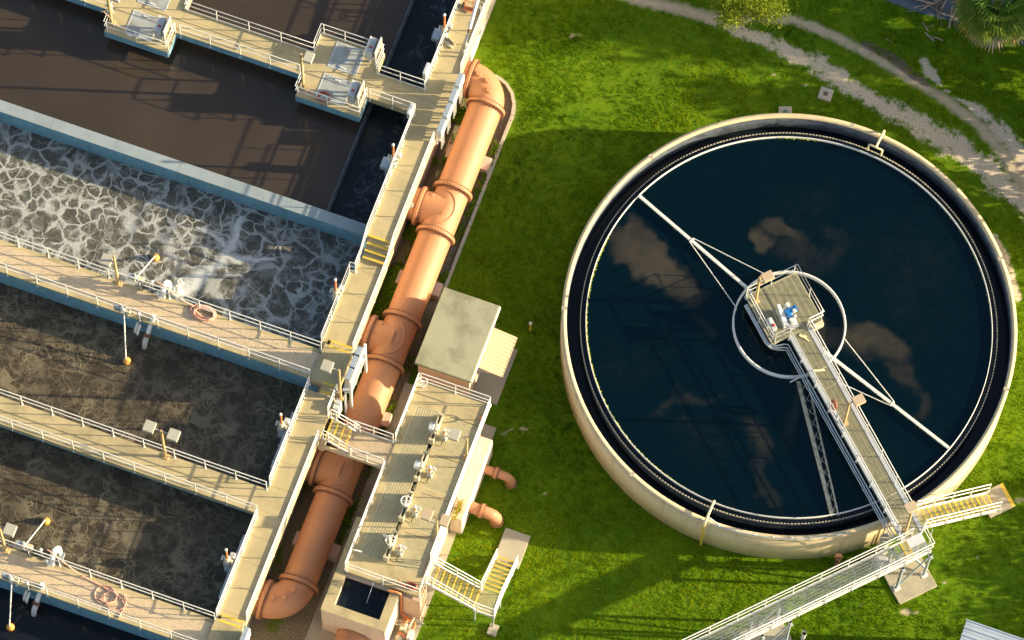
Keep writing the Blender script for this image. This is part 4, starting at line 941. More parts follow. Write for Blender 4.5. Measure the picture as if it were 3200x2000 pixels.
hose('dark red hose piled inside the corner railing of the chamber', 'hose_red', [coil(.45, -14.55, ZP, 5, .24, 8, .55, .05), bez((-.1,-14.7,ZP+.9),(0,-14.75,ZP+.2),(.25,-14.6,ZP+.05))], .03)
wd = thing('wall_weeds', 'yellowing weeds sprouting on the low box at the chamber wall', 'plant', (1.05, -10.0, 2.0))
def leafmesh(c, q, size, tint, r, name, mat, parent, asp=.5, up=.35):
    n = len(c); d = r.normal(size=(n, 3)); d[:, 2] = d[:, 2]*.7 + up*r.random(n); d /= np.linalg.norm(d, axis=1)[:, None]
    e = r.normal(size=(n, 3)); e -= d*(e*d).sum(1)[:, None]; e /= np.linalg.norm(e, axis=1)[:, None]
    s = size*r.uniform(.6, 1.3, n)[:, None]
    V = np.stack([c-d*s*.5, c+e*s*asp*.5, c+d*s*.5, c-e*s*asp*.5], 1).reshape(-1, 3)
    me = bpy.data.meshes.new(name); o0 = ORG[parent.name]; np_mesh(me, V - np.array(o0), np.arange(4*n).reshape(-1, 4))
    me.attributes.new('tint', 'FLOAT', 'FACE').data.foreach_set('value', np.clip(tint, 0, 1).astype(np.float32)); me.materials.append(MAT[mat])
    o = bpy.data.objects.new(name, me); SC.collection.objects.link(o); o.parent = parent; ORG[o.name] = o0; return o
r_ = np.random.default_rng(12)
leafmesh(np.array([1.03,-10.05,2.02]) + r_.normal(0, 1, (160, 3))*np.array([.07,.24,.10]) + [0,0,.12], None, .13, r_.uniform(.5, 1, 160), r_, 'leaves', 'palm_leaf', wd)
for y, lb, rr0 in ((-7.5, 'upper tan elbow pipe leaving the low box towards the round tank', .205), (-9.42, 'lower tan elbow pipe leaving the low box towards the stairs', .27)):
    t = thing('elbow_pipe', lb, 'pipe', (1.9, y, 0), 'small tan elbow pipes at the chamber')
    MB().tube([(1.37,y,.85),(2.0,y,.85),(2.28,y,.83),(2.48,y,.74),(2.60,y,.55),(2.63,y,.3),(2.63,y,-.05)], rr0, 24).build('pipe', 'pipe', t)
    flange((1.92,y,.85), (1,0,0), rr0+.075, .09, t, 14, rr0+.045, .022); flange((2.63,y,.16), (0,0,1), rr0+.06, .07, t, 14, rr0+.03, .02)

# small open water box at the end of the chamber
bx = thing('water_box', 'open topped pale concrete box of dark water at the south end of the chamber', 'tank', (-1.5, -15.9, 0))
b = MB(); zt = 3.1
b.box(-2.97, -2.50, -16.85, -14.95, 0, zt); b.box(-.37, .03, -16.85, -15.02, 0, zt); b.box(-2.50, -.37, -16.85, -16.45, 0, zt); b.box(-2.5, -.37, -14.95, -14.5, 0, 2.95)
b.build('wall', 'pale_wall', bx)
b = MB(); b.box(-2.99, -2.49, -16.87, -14.95, zt, zt+.03); b.box(-.38, .05, -16.87, -15.02, zt, zt+.03); b.box(-2.49, -.38, -16.87, -16.44, zt, zt+.03); b.box(-2.99, -2.63, -14.949, -12.27, zt-.35, zt+.03)
b.build('coping', 'deck', bx)
struct('water', MB().box(-2.499, -.371, -16.449, -14.9, .2, 2.60), 'water_pit')
t = thing('fill_pipe', 'small white pipe pouring a thin stream into the open water box', 'pipe', (-1.22,-14.9,3))
MB().tube([(-1.22,-14.8,3.12),(-1.22,-14.95,3.14),(-1.22,-15.02,3.05)], .035, 8).build('spout', 'white', t); MB().tube(bez((-1.22,-15.03,3.02),(-1.225,-15.5,2.95),(-1.235,-15.75,2.6)), .012, 6).build('stream', 'alu', t)
t = thing('drain_pipe', 'very large tan pipe leaving the front of the open water box', 'pipe', (-1.45,-17.8,0))
MB().tube([(-1.45,-16.84,.70),(-1.45,-17.3,.70),(-1.45,-21,.70)], [.76,.76,.76], 48).build('pipe', 'pipe', t)
MB().tube([(-1.45,-16.9,.70),(-1.45,-16.8,.70)], .80, 48).build('collar', 'pipe_dark', t)
t = thing('backflow_assembly', 'orange pipework with grey valves standing on the pavement by the water box', 'pipework', (.5,-15.6,0))
MB().tube([(-.46,-15.08,3.28),(-.1,-15.03,3.28),(.10,-15.03,3.22),(.13,-15.03,3.0),(.13,-15.06,.5),(.16,-15.1,.42),(.75,-15.22,.42),(.86,-15.28,.42),(.90,-15.45,.42),(.86,-15.62,.42)], .055, 12).build('riser', 'orange', t)
MB().tube([(.42,-15.22,.5),(.34,-15.3,.62),(.36,-15.52,.62)], .05, 10).tube([(.66,-15.28,.55),(.52,-15.32,.72),(.5,-15.5,.70)], .06, 10).tube([(.34,-15.95,.5),(.62,-16.0,.6),(.66,-16.1,.5)], .06, 10).tube([(-.02,-15.6,.1),(-.06,-17,.1)], .03, 8).build('branch', 'orange', t)
MB().cbox(.30,.56,-15.85,-15.45,.1,.62,.05).ball((.42,-16.15,.4), .17, 12, 8).ball((.52,-15.55,.62), .1, 10, 8).build('valve_body', 'beige_box', t)
MB().cbox(.74,1.0,-16.15,-15.68,.1,.75,.05).build('filter_box', 'alu', t)
MB().tube([(.80,-15.2,1.0),(.74,-15.75,1.0)], .045, 8).build('top_bar', 'beige_box', t)
MB().tube([(.22,-14.98,.3),(1.25,-15.15,.3)], .025, 8).build('drain_tube', 'galv', t)

def flight(root, M, n, run, rise, width, zt, gm='frp', sm='white'):
    """open grated stair: local x descends, y across"""
    for k in range(n):
        x = k*run; z = zt - rise*(k+1); g = MB(M)
        yy = .02
        while yy < width-.02: g.box(x+.01, x+run-.05, yy, yy+.012, z-.03, z); yy += .045
        for xx in (x+.01, x+run*.4, x+run*.75): g.box(xx, xx+.014, 0, width, z-.032, z-.002)
        tr = g.build('tread', gm, root)
        MB(M).box(x+run-.05, x+run+.015, 0, width, z-.032, z+.004).build('nosing', 'yellow', tr)
    for y in (-.025, width+.025): MB(M).bar((-.05, y, zt-.08), (n*run+.05, y, zt-rise*n-.10), .05, .24).build('stringer', sm, root)
st = thing('metal_stair', 'white L shaped metal stair with yellow treads down from the chamber to the grass', 'stairs', (2.7, -13.6, 0))
M1 = Matrix.Translation((1.02, -14.14, 0)); flight(st, M1, 8, .275, .172, .92, ZP)
M2 = Matrix.Translation((4.16, -13.22, 0)) @ Matrix.Rotation(pi/2, 4, 'Z'); flight(st, M2, 8, .275, .178, .92, 1.75)
g = MB(); grating(g, 3.25, 4.16, -14.14, -13.24, 1.752, px=.06, py=.045, w=.016); g.build('landing', 'frp', st)
f = MB()
for x, y in ((3.28,-14.12),(4.16,-14.14),(4.16,-13.2)): f.tube([(x,y,0),(x,y,1.7)], .045, 4)
f.build('leg', 'galv', st)
MB().box(3.2, 4.2, -14.2, -14.145, 1.55, 1.80).box(4.17, 4.22, -14.2, -13.2, 1.55, 1.80).build('landing_edge', 'white', st)
g3 = 'white railings of the L shaped stair'
railing('white handrail on the north side of the upper stair flight', [(.98,-13.2,ZP),(3.2,-13.2,1.85)], sp=1.1, group=g3, drop=.15)
railing('white handrail round the outside of the upper flight and landing', [(.98,-14.18,ZP),(1.2,-14.18,ZP),(3.3,-14.18,1.78),(4.18,-14.18,1.76)], sp=1.0, group=g3, drop=.15)
railing('white handrail on the chamber side of the lower stair flight', [(3.22,-13.2,1.76),(3.22,-11.0,.2)], sp=1.1, group=g3, drop=.15)
railing('white handrail on the tank side of the lower stair flight', [(4.19,-14.18,1.76),(4.19,-13.2,1.76),(4.19,-11.0,.2)], sp=1.0, group=g3, drop=.15)
solo('concrete_pad', MB().cbox(3.12, 4.32, -11.22, -9.55, -.1, .10, .02), 'slab_grey', 'grey concrete pad at the foot of the L shaped stair', 'slab')
solo('concrete_pad', MB().cbox(4.0, 4.42, -14.55, -14.02, -.1, .16, .02), 'slab_grey', 'tiny grey footing under the landing corner of the L shaped stair', 'slab')

# ------------------------------------------------------------------ the round tank (clarifier)
CM = Matrix.Translation((CX, CY, 0)) @ Matrix.Rotation(CROT, 4, 'Z')      # local x outward along the bridge, y across it
tk = thing('round_tank', 'large round settling tank with cream wall and black water', 'tank', (CX, CY, 0))
MB().ringwall(CX, CY, 10.12, 10.335, 0, 2.70, 220).build('wall', 'tank_wall', tk)
MB().ringwall(CX, CY, 10.11, 10.345, 2.70, 2.80, 220).build('rim', 'tank_wall', tk)
MB().ringwall(CX, CY, 10.095, 10.119, .5, 2.68, 220).build('inner_lining', 'tank_inside', tk)
MB().ringwall(CX, CY, 9.40, 9.46, .5, 2.42, 200).build('launder_wall', 'tank_inside', tk)
def notch_plate():
    mb = MB(); N = 384; v = []; f = []
    for i in range(N):
        a0, a1 = 2*pi*i/N, 2*pi*(i+1)/N; da = (a1-a0)
        if i % 8 == 0:    # wide tab where two plates overlap
            prof = [(a0, 2.40), (a0+da*.08, 2.545), (a1-da*.08, 2.545), (a1, 2.40)]
        else:
            prof = [(a0, 2.42), (a0+da*.28, 2.555), (a0+da*.72, 2.555), (a1, 2.42)]
        b = len(v)
        for r in (9.452, 9.493):
            for a, z in prof: v.append((CX+r*math.cos(a), CY+r*math.sin(a), z))
        f += [(b, b+1, b+2, b+3), (b+7, b+6, b+5, b+4), (b, b+4, b+5, b+1), (b+1, b+5, b+6, b+2), (b+2, b+6, b+7, b+3)]
    mb.add(v, f); return mb
notch_plate().build('notched_weir', 'curb', tk); MB().ringwall(CX, CY, 9.45, 9.495, 2.2, 2.425, 200).build('weir_plate', 'tank_inside', tk)
MB().ringwall(CX, CY, 9.215, 9.245, 2.25, 2.66, 200).build('scum_baffle', 'white', tk)
al = MB(); rr = random.Random(6)
for a0, a1, n in ((R(172), R(262), 420), (R(100), R(112), 70), (R(20), R(60), 50)):
    for k in range(n):
        a = rr.uniform(a0, a1); r0_ = 9.20 - abs(rr.gauss(0, .018)); al.ball((CX+r0_*math.cos(a), CY+r0_*math.sin(a), rr.uniform(2.5, 2.6)), rr.uniform(.012, .035), 6, 4)
al.build('algae', 'algae', tk)['kind'] = 'stuff'
def arcpipe(r, z, a0, a1, rad, n=60): return MB().tube([(CX+r*math.cos(a), CY+r*math.sin(a), z) for a in np.linspace(a0, a1, n)], rad, 8)
arcpipe(10.27, 2.84, R(-95), R(-56), .028).build('rim_conduit', 'galv', tk)
rb = MB()
for a in np.linspace(R(-94), R(-57), 9): rb.ball((CX+10.25*math.cos(a), CY+10.25*math.sin(a), 2.82), .055, 8, 6)
rb.build('conduit_clips', 'white', tk)
for k_, a in enumerate((-70, 2, 38, 92, 147, 196, 245)): MB().bar((CX+10.10*math.cos(R(a)), CY+10.10*math.sin(R(a)), 2.799), (CX+10.348*math.cos(R(a)), CY+10.348*math.sin(R(a)), 2.799), .16, .012).build('rim_joint', 'slab_grey', tk)
def annulus(r0, r1, z, n=200):
    mb = MB(); v = []
    for i in range(n):
        a = 2*pi*i/n; v += [(CX+r0*math.cos(a), CY+r0*math.sin(a), z), (CX+r1*math.cos(a), CY+r1*math.sin(a), z)]
    return mb.add(v, [(2*i, 2*i+1, (2*i+3) % (2*n), (2*i+2) % (2*n)) for i in range(n)])
struct('water', annulus(9.49, 10.095, 1.75), 'water_launder')
struct('water', annulus(9.245, 9.445, 2.50), 'water_launder')
def clarifier_water():
    nr, na = 130, 420
    rr_ = np.linspace(0.0, 9.215, nr); aa = np.linspace(0, 2*pi, na, endpoint=False)
    RR, AA = np.meshgrid(rr_, aa, indexing='ij'); X = CX+RR*np.cos(AA); Y = CY+RR*np.sin(AA)
    n1 = fbm(X, Y, .55, 41, 6)-.48; n2 = fbm(X, Y, .55, 43, 6)-.48; n3 = fbm(X, Y, .9, 47, 6)
    Xw, Yw = X + n1*2.6, Y + n2*2.6
    s = np.zeros_like(X)
    P = [  # x, y, half length, half width, angle, strength, softness
        (5.25, 4.35, 2.45, .95, -22, 1.0, .20), (6.9, 3.35, 1.5, .9, -40, .75, .3), (4.3, 5.3, 1.0, .75, -60, .85, .25),
        (9.75, 6.9, .55, 1.1, 10, .95, .35), (10.5, 7.75, 1.1, .45, -5, .75, .4), (11.3, 7.0, 2.0, 1.3, 0, .42, .6), (12.6, 7.9, 1.5, .8, 20, .35, .7),
        (15.9, 3.65, 1.75, 1.15, -10, .85, .3), (17.6, 2.5, 1.1, .8, -40, .55, .5), (18.8, 1.4, .9, .5, -50, .45, .5), (14.2, 3.5, .7, 1.2, 0, .7, .4),
        (8.0, -2.4, 1.3, .45, 55, .38, .6), (9.3, -1.6, 1.4, .4, 20, .38, .6), (9.4, -2.8, .6, .35, 0, .3, .6), (9.9, -3.4, 2.6, 1.6, 0, .16, .8),
        (12.7, -2.8, 1.6, .75, -25, .50, .5), (13.8, -4.3, 1.3, .5, -60, .45, .5), (13.4, -.6, .5, 1.5, 15, .45, .5),
        (8.6, 1.9, .75, .45, 0, .45, .6), (6.0, -1.0, 2.6, 2.2, 0, .16, .9), (16.2, 8.1, 3.2, 2.7, -20, .17, .5), (11.5, 8.6, 2.6, 2.0, 0, .18, .9), (17.4, 5.9, 2.4, 1.8, 0, .14, .8),
        (12.9, .9, .55, .9, 0, .5, .4), (13.2, 2.9, 1.3, 1.9, -20, .55, .5), (11.6, 2.2, 1.5, 1.5, 0, .35, .8), (13.0, -6.2, 2.0, .8, 0, .18, .9)]
    for x, y, a, b, an, st_, so_ in P:
        c, d = math.cos(R(an)), math.sin(R(an)); u = ((Xw-x)*c + (Yw-y)*d)/a; v = (-(Xw-x)*d + (Yw-y)*c)/b
        q = np.clip((1.22-np.hypot(u, v))/(so_+.42), 0, 1); q = q*q*(3-2*q)
        s = np.maximum(s, .86*st_*q*(.62+.6*n3))
    d = (X-CX)*math.cos(CROT) + (Y-CY)*math.sin(CROT); e = -(X-CX)*math.sin(CROT) + (Y-CY)*math.cos(CROT)
    tr = np.clip(1-np.abs(e + .78 + .262*(d-2.6))/.22, 0, 1)*(d > 2.6)*.75; s = np.maximum(s, tr*(.5+.6*n3))
    me = bpy.data.meshes.new('water'); idx = np.arange(nr*na).reshape(nr, na); nx2 = np.roll(idx, -1, 1)
    F = np.stack([idx[:-1], idx[1:], nx2[1:], nx2[:-1]], -1).reshape(-1, 4)[na:]
    V = np.stack([X, Y, np.full_like(X, 2.5)], -1).reshape(-1, 3)
    tri = np.stack([idx[1], nx2[1], np.zeros(na, int)], 1)
    np_mesh(me, V, F)
    me.attributes.new('sludge', 'FLOAT', 'POINT').data.foreach_set('value', s.astype(np.float32).ravel())
    me.materials.append(MAT['water_clarifier']); o = bpy.data.objects.new('water', me); SC.collection.objects.link(o); o['kind'] = 'structure'
    c0 = MB(); c0.add([(CX+.09*math.cos(a), CY+.09*math.sin(a), 2.499) for a in np.linspace(0, 2*pi, 13)[:-1]], [tuple(range(12))]); struct('water', c0, 'water_launder')
clarifier_water()

ZB = 3.3
sk = thing('skimmer_mechanism', 'white centre ring with two long tubular arms and stay cables over the black water', 'mechanism', (CX, CY, 2.5))
MB().ringwall(CX, CY, 2.50, 2.585, 2.2, 2.74, 90).build('centre_ring', 'white', sk)
for a in (157.0, -20.2):
    c, d = math.cos(R(a)), math.sin(R(a))
    MB().bar((CX+.4*c, CY+.4*d, 2.66), (CX+9.17*c, CY+9.17*d, 2.66), .135, .135).build('arm', 'white', sk)
    q = (CX+5.95*c, CY+5.95*d, 2.70); MB().bar((q[0]-.13*d, q[1]+.13*c, 2.7), (q[0]+.13*d, q[1]-.13*c, 2.7), .09, .1).build('cable_clamp', 'white', sk)
    for da in (24, -24):
        e_, f_ = math.cos(R(a+da)), math.sin(R(a+da)); sg = 1 if da > 0 else -1
        MB().tube([(q[0]-sg*.13*d, q[1]+sg*.13*c, 2.72), (CX+2.58*e_, CY+2.58*f_, 2.74)], .022, 6).build('stay_cable', 'white', sk)
rk = thing('rake_truss', 'weathered lattice truss lying along the water from the centre ring to the tank edge', 'truss', (CX, CY, 2.5))
pa, pb, pc, pd_ = (2.62, -.92, 2.60), (8.92, -2.52, 2.56), (2.72, -.50, 2.60), (9.02, -2.26, 2.56)
MB(CM).bar(pa, pb, .17, .12).build('chord', 'truss', rk); MB(CM).bar(pc, pd_, .075, .10).build('chord', 'truss', rk)
lz = MB(CM); N = 11
L = lambda p, q, t: tuple(Vector(p).lerp(Vector(q), t))
for k in range(N):
    t0_, t1_ = k/N, (k+1)/N
    lz.bar(L(pa, pb, t0_), L(pc, pd_, t1_), .02); lz.bar(L(pc, pd_, t0_), L(pa, pb, t1_), .02)
lz.build('lacing', 'truss', rk)
MB(CM).bar((2.52,-1.3,2.74),(2.50,-.3,2.74),.05,.08).build('top_bracket', 'white', rk)

bg_ = thing('access_bridge', 'pale steel bridge with grated walkway reaching the centre platform of the round tank', 'bridge', tuple(CM @ Vector((5, 0, ZB))))
g = MB(CM); grating(g, -1.85, .66, -1.25, 1.25, ZB, px=.075, py=.06, w=.02, h=.03, edge=.06)
for y in np.arange(-1.2, 1.2, .30): g.box(-1.85, .66, y, y+.10, ZB-.031, ZB-.012)
g.build('platform_grating', 'frp_grey', bg_)
g = MB(CM); grating(g, .73, 11.50, -.25, .48, ZB, px=.06, py=.05, w=.016, h=.03, edge=.0)
for y in (-.15, .05, .25): g.box(.73, 11.5, y, y+.07, ZB-.031, ZB-.012)
for x in np.arange(1.2, 11.4, 1.22): g.box(x, x+.02, -.25, .48, ZB-.02, ZB+.006)
g.build('walkway_grating', 'frp_grey', bg_)
for y0, y1 in ((-.45, -.26), (.485, .66)):
    MB(CM).box(.72, 11.55, y0, y1, ZB-.03, ZB+.015).build('girder_flange', 'galv', bg_); MB(CM).box(.72, 11.55, (y0+y1)/2-.02, (y0+y1)/2+.02, ZB-.55, ZB-.031).build('girder_web', 'galv', bg_)
f = MB(CM)
for a in ((-1.86,-1.25,.66,-1.25),(.66,1.25,-1.86,1.25),(-1.86,1.25,-1.86,-1.25),(.66,-1.25,.66,-.5),(.66,.5,.66,1.25),(-1.86,0,.66,0)): f.bar((a[0],a[1],ZB-.12),(a[2],a[3],ZB-.12), .07, .16)
f.build('platform_frame', 'white', bg_)
p = MB(CM)
for o_, r_2 in ((0, .035), (.12, .03), (.21, .022)):
    p.tube([(-1.6,-1.36-o_*.6,ZB-.3),(.45,-1.36-o_*.6,ZB-.3)] + bez((.6+o_*.3,-1.33-o_*.5,ZB-.3),(.78+o_*.5,-1.25-o_*.4,ZB-.3),(.85+o_,-.75-o_,ZB-.3),6)[1:] + [(.95+o_,-.58-o_,ZB-.3),(11.2,-.58-o_,ZB-.3)], r_2, 8)
p.build('conduit', 'alu', bg_)
MB(CM).cyl(0, 0, 1.0, ZB-.04, .32, 24).build('centre_column', 'tank_inside', bg_)
g = MB(CM); grating(g, 10.45, 11.52, -.47, .76, ZB-.002, px=.06, py=.05, w=.016, h=.03, edge=.0); g.box(10.45, 11.5, .1, .17, ZB-.04, ZB-.012); g.build('end_grating', 'frp', bg_)
MB(CM).box(11.53, 11.98, -.28, .50, ZB-.03, ZB+.004).build('plate', 'alu', bg_)
MB(CM).tube([(10.62,-.42,ZB-.05),(10.62,-.42,ZB+.30)], .13, 16).tube([(10.62,-.42,ZB+.301),(10.62,-.42,ZB+.31)], .06, 12).build('bearing_housing', 'white', bg_)
g4 = 'white railings of the round tank bridge'
railing('white railing round the far sides of the centre platform', [(.66,.52,ZB),(.66,1.28,ZB),(-1.88,1.28,ZB),(-1.88,-1.28,ZB)], sp=1.25, group=g4, M=CM, drop=.2)
railing('white railing from the centre platform down the rake side of the bridge', [(-1.80,-1.28,ZB),(.68,-1.28,ZB),(.68,-.48,ZB),(11.25,-.48,ZB)], sp=1.35, group=g4, M=CM, drop=.2)
railing('white railing down the far side of the tank bridge', [(.78,.56,ZB),(10.35,.56,ZB)], sp=1.35, group=g4, M=CM, drop=.2)
def onb(t_): return tuple(CM @ Vector(t_))
lamp('tan lamp post with one head on the centre platform of the round tank', -1.50, -.98, ZB, 2.9, [(.02, .40, 2.55, .42)], hc='lamp_head_tan', group='lamp posts on the tank bridge', brace=True, M=CM)
lamp('tan lamp post with one head halfway along the tank bridge', 5.45, -.12, ZB, 2.7, [(.08, .42, 2.62, .44)], hc='lamp_head_tan', group='lamp posts on the tank bridge', M=CM)
lamp('tan lamp post with one head where bridge and tank stair meet', 11.22, -.12, ZB, 2.7, [(-.26, .12, 2.62, .44)], hc='lamp_head_tan', group='lamp posts on the tank bridge', M=CM)
t = thing('drive_unit', 'blue motor and gear drive with pale chain guard on the centre platform', 'motor', onb((-.2,-.1,ZB)))
gd = MB(CM); v = [(-.62,-.42,ZB+.02),(.30,-.50,ZB+.02),(.32,-.22,ZB+.02),(-.60,-.28,ZB+.02),(-.60,-.42,ZB+.95),(.26,-.48,ZB+.35),(.28,-.26,ZB+.35),(-.58,-.30,ZB+.95)]
gd.add(v, [(3,2,1,0),(4,5,6,7),(0,1,5,4),(1,2,6,5),(2,3,7,6),(3,0,4,7)]).build('chain_guard', 'alu', t)
MB(CM).tube([(-.20,-.22,ZB+.62),(-.18,.28,ZB+.62)], .135, 18).tube([(-.18,.28,ZB+.62),(-.178,.36,ZB+.62)], .165, 18).cbox(-.22,.05,-.20,.06,ZB+.25,ZB+.75,.04).build('motor', 'blue', t)
MB(CM).tube([(-.42,.02,ZB+.55),(-.42,.02,ZB+.95)], .085, 14).tube([(-.42,.02,ZB+.45),(-.42,.02,ZB+.62)], .15, 16).cbox(-.14,.02,.1,.26,ZB+.72,ZB+.80,.02).cbox(.06,.34,-.16,.12,ZB+.1,ZB+.5,.04).ball((.12,.12,ZB+.55),.08,10,8).build('gearbox', 'white', t)
MB(CM).box(-.6,.5,-.25,.2,ZB+.005,ZB+.10).build('base_frame', 'galv', t)
t = thing('control_console', 'grey control panel with round red button on the centre platform', 'panel', onb((.15,-1.1,ZB)))
b = MB(CM).cbox(-.16,.46,-1.22,-.98,ZB+.75,ZB+1.10,.02).build('body', 'grey_box', t); MB(CM).ball((.26,-1.08,ZB+1.13), .075, 12, 8).build('red_button', 'red', t)
MB(CM).cbox(-.08,.10,-1.16,-1.04,ZB+1.10,ZB+1.15,.02).build('name_plate', 'white', b)
for x in (-.1, .38): MB(CM).box(x, x+.05, -1.15, -1.08, ZB+.005, ZB+.75).build('leg', 'galv', t)
t = thing('equipment_box', 'pale box hung outside the near corner of the centre platform', 'box', onb((.65,1.1,ZB)))
MB(CM).cbox(.74,.95,.72,1.22,ZB-.12,ZB+.25,.02).build('body', 'beige_box', t); MB(CM).ball((.9,.70,ZB-.05), .07, 8, 6).build('gland', 'beige_box', t)
solo('rag', MB(CM).bar((.86,.02,ZB+.03),(.98,.10,ZB+.03),.12,.02).bar((.98,.10,ZB+.03),(1.10,.26,ZB+.03),.13,.02).bar((.98,.10,ZB+.03),(1.32,.27,ZB+.025),.06,.015), 'cream_pipe', 'crumpled pale rag lying on the tank bridge grating', 'rag')
solo('crossbar', MB(CM).bar((2.72,-.30,ZB+.25),(2.88,.22,ZB+.10),.07,.03), 'cream_pipe', 'pale bar lying across the tank bridge near the centre ring', 'bar')
ho = [CM @ Vector(p_) for p_ in coil(0, 0, 0, 6, .17, 17, 1.5, .05)]
hs = hose('rust red hose bundled on the rail of the tank bridge', 'hose_red', [[tuple(CM @ Vector((4.62+(CM.inverted() @ p_).x, -.27+.25*(CM.inverted() @ p_).y, ZB+.45+.9*(CM.inverted() @ p_).y))) for p_ in ho]], .045)
MB(CM).bar((5.0,-.45,ZB+.7),(5.35,-.45,ZB+.7),.12,.25).build('bracket', 'white', hs)

# stair, ramp and their supports at the tank edge
ts = thing('tank_stair', 'straight pale stair with yellow edged treads climbing to the tank bridge', 'stairs', onb((10.9, 3, 0)))
M3 = CM @ Matrix.Translation((11.36, .80, 0)) @ Matrix.Rotation(pi/2, 4, 'Z')
flight(ts, M3, 13, .308, .235, .86, ZB, 'frp', 'white')
g5 = 'white railings of the tank stair and ramp'
railing('white handrail on the tank side of the straight tank stair', [(10.47,.80,ZB),(10.47,4.9,.30)], sp=1.35, group=g5, M=CM, drop=.12)
railing('white handrail on the open side of the straight tank stair', [(11.41,.72,ZB),(11.41,.95,ZB-.1),(11.41,4.95,.25)], sp=1.35, group=g5, M=CM, drop=.12)
t = thing('concrete_pad', 'concrete pad with a yellow painted edge at the foot of the tank stair', 'slab', onb((10.95, 5, 0)))
MB(CM).cbox(10.32,11.56,4.42,5.74,-.1,.10,.02).build('slab', 'slab_grey', t); MB(CM).box(10.33,11.55,5.56,5.735,.1005,.106).build('painted_edge', 'yellow', t)
rp = thing('grated_ramp', 'see through grated walkway on steel legs leading away from the tank to the lower edge', 'walkway', onb((12, -4, 0)))
ZR = ZB - .02
g = MB(CM); grating(g, 11.58, 12.42, -13.0, -.60, ZR, px=.14, py=.048, w=.011, h=.02, edge=.0)
for y in np.arange(-12.8, -.6, 1.22): g.box(11.58, 12.42, y, y+.05, ZR-.05, ZR-.031)
g.build('ramp_grating', 'steel_grate', rp)
g = MB(CM); grating(g, 11.99, 12.42, -.32, .50, ZR, px=.06, py=.045, w=.016, h=.03, edge=.0); g.build('corner_grating', 'steel_grate', rp)
g = MB(CM); grating(g, 11.58, 12.42, -.59, -.34, ZR-.0, px=.05, py=.05, w=.016, h=.03, edge=.0); g.build('tread', 'frp', rp)
for y in (-.335, -.60): MB(CM).box(11.56, 12.44, y, y+.055, ZR-.02, ZR+.012).build('nosing', 'yellow', rp)
for x0, x1 in ((11.50, 11.575), (12.425, 12.50)):
    MB(CM).box(x0, x1, -13, .52 if x0 > 12 else -.30, ZR-.26, ZR+.03).build('girder', 'white', rp)
cb = MB(CM)
for k, y in enumerate(np.arange(-12.4, .4, 1.5)): cb.bar((11.57,y,ZR-.2),(12.43,y+.75,ZR-.2),.03); cb.bar((12.43,y+.75,ZR-.2),(11.57,y+1.5,ZR-.2),.03)
cb.build('cross_bracing', 'galv', rp)
for y0, y1, nm in ((-.95, .45, 'a'), (-8.0, -6.6, 'b')):
    for x in (11.62, 12.58):
        for y in (y0, y1):
            MB(CM).tube([(x,y,.1),(x,y,ZR-.26)], .075, 4).build('leg', 'steel_blue', rp); MB(CM).box(x-.15,x+.15,y-.15,y+.15,.1,.125).build('foot_plate', 'white', rp)
    MB(CM).bar((12.58,y0,.25),(12.58,y1,ZR-.4),.07).bar((11.62,y0,.25),(11.62,y1,ZR-.4),.07).build('brace', 'steel_blue', rp)
    MB(CM).bar((11.4,y0,ZR-.33),(12.75,y0,ZR-.33),.12,.14).bar((11.4,y1,ZR-.33),(12.75,y1,ZR-.33),.12,.14).build('cross_beam', 'galv', rp)
MB(CM).tube(bez((11.5,.1,.5),(12.0,.45,.55),(12.5,.62,.3)), .07, 10).build('drain', 'galv', rp)
railing('white railing on the tank side of the grated ramp', [(11.48,.05,ZB),(11.52,-.4,ZB),(11.52,-12.9,ZB)], sp=1.36, group=g5, M=CM, drop=.2)
railing('white railing round the outer corner of the grated ramp', [(11.52,.55,ZB),(12.50,.55,ZB),(12.50,-12.9,ZB)], sp=1.36, group=g5, M=CM, drop=.2)
solo('concrete_pad', MB(CM).cbox(11.30,13.33,-1.20,.74,-.2,.10,.03), 'slab', 'square concrete pad under the steel legs at the outer corner of the ramp', 'slab')
solo('concrete_pad', MB(CM).cbox(11.30,13.33,-8.3,-6.3,-.2,.10,.03), 'slab', 'concrete pad under the ramp legs at the lower edge of the photo', 'slab')
t = thing('standpipe', 'short open white pipe standing in the grass beside the ramp', 'pipe', onb((12.84,-5.87,0)))
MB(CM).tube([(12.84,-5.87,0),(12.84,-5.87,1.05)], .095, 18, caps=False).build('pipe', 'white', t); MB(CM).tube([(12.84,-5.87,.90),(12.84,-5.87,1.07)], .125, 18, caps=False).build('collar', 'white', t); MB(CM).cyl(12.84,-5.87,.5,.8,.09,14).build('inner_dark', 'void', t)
t = thing('vertical_tank', 'fat cream coloured upright cylinder between the tank wall and the ramp', 'cylinder', onb((10.8,-.85,0)))
MB(CM).tube([(10.82,-.82,.0),(10.82,-.82,2.25),(10.82,-.82,2.34)], [.235,.235,.21], 28).build('shell', 'beige_box', t)
MB(CM).tube([(10.82,-.82,.75),(10.82,-.82,.95)], .31, 28).build('flange', 'slab_grey', t); MB(CM).cbox(11.05,11.55,-1.4,-.9,0,1.2,.04).build('valve_box', 'alu', t)
t = thing('rusty_hydrant', 'rusty brown pipe stub against the foot of the cream tank wall', 'pipe', onb((10.45,-2.9,0)))
MB(CM).tube([(10.46,-2.9,0),(10.46,-2.9,1.35)], .085, 14).build('pipe', 'rust', t); MB(CM).tube([(10.46,-2.9,1.35),(10.46,-2.9,1.42)], .17, 16).tube([(10.46,-2.9,.65),(10.46,-2.9,.72)], .14, 16).build('flange', 'rust', t); MB(CM).ball((10.5,-2.9,.35), .15, 12, 8).build('valve', 'rust', t)
t = thing('wall_conduit', 'thin reddish conduit running down the tank wall beside the bridge end', 'pipe', onb((10.4,-.55,0)))
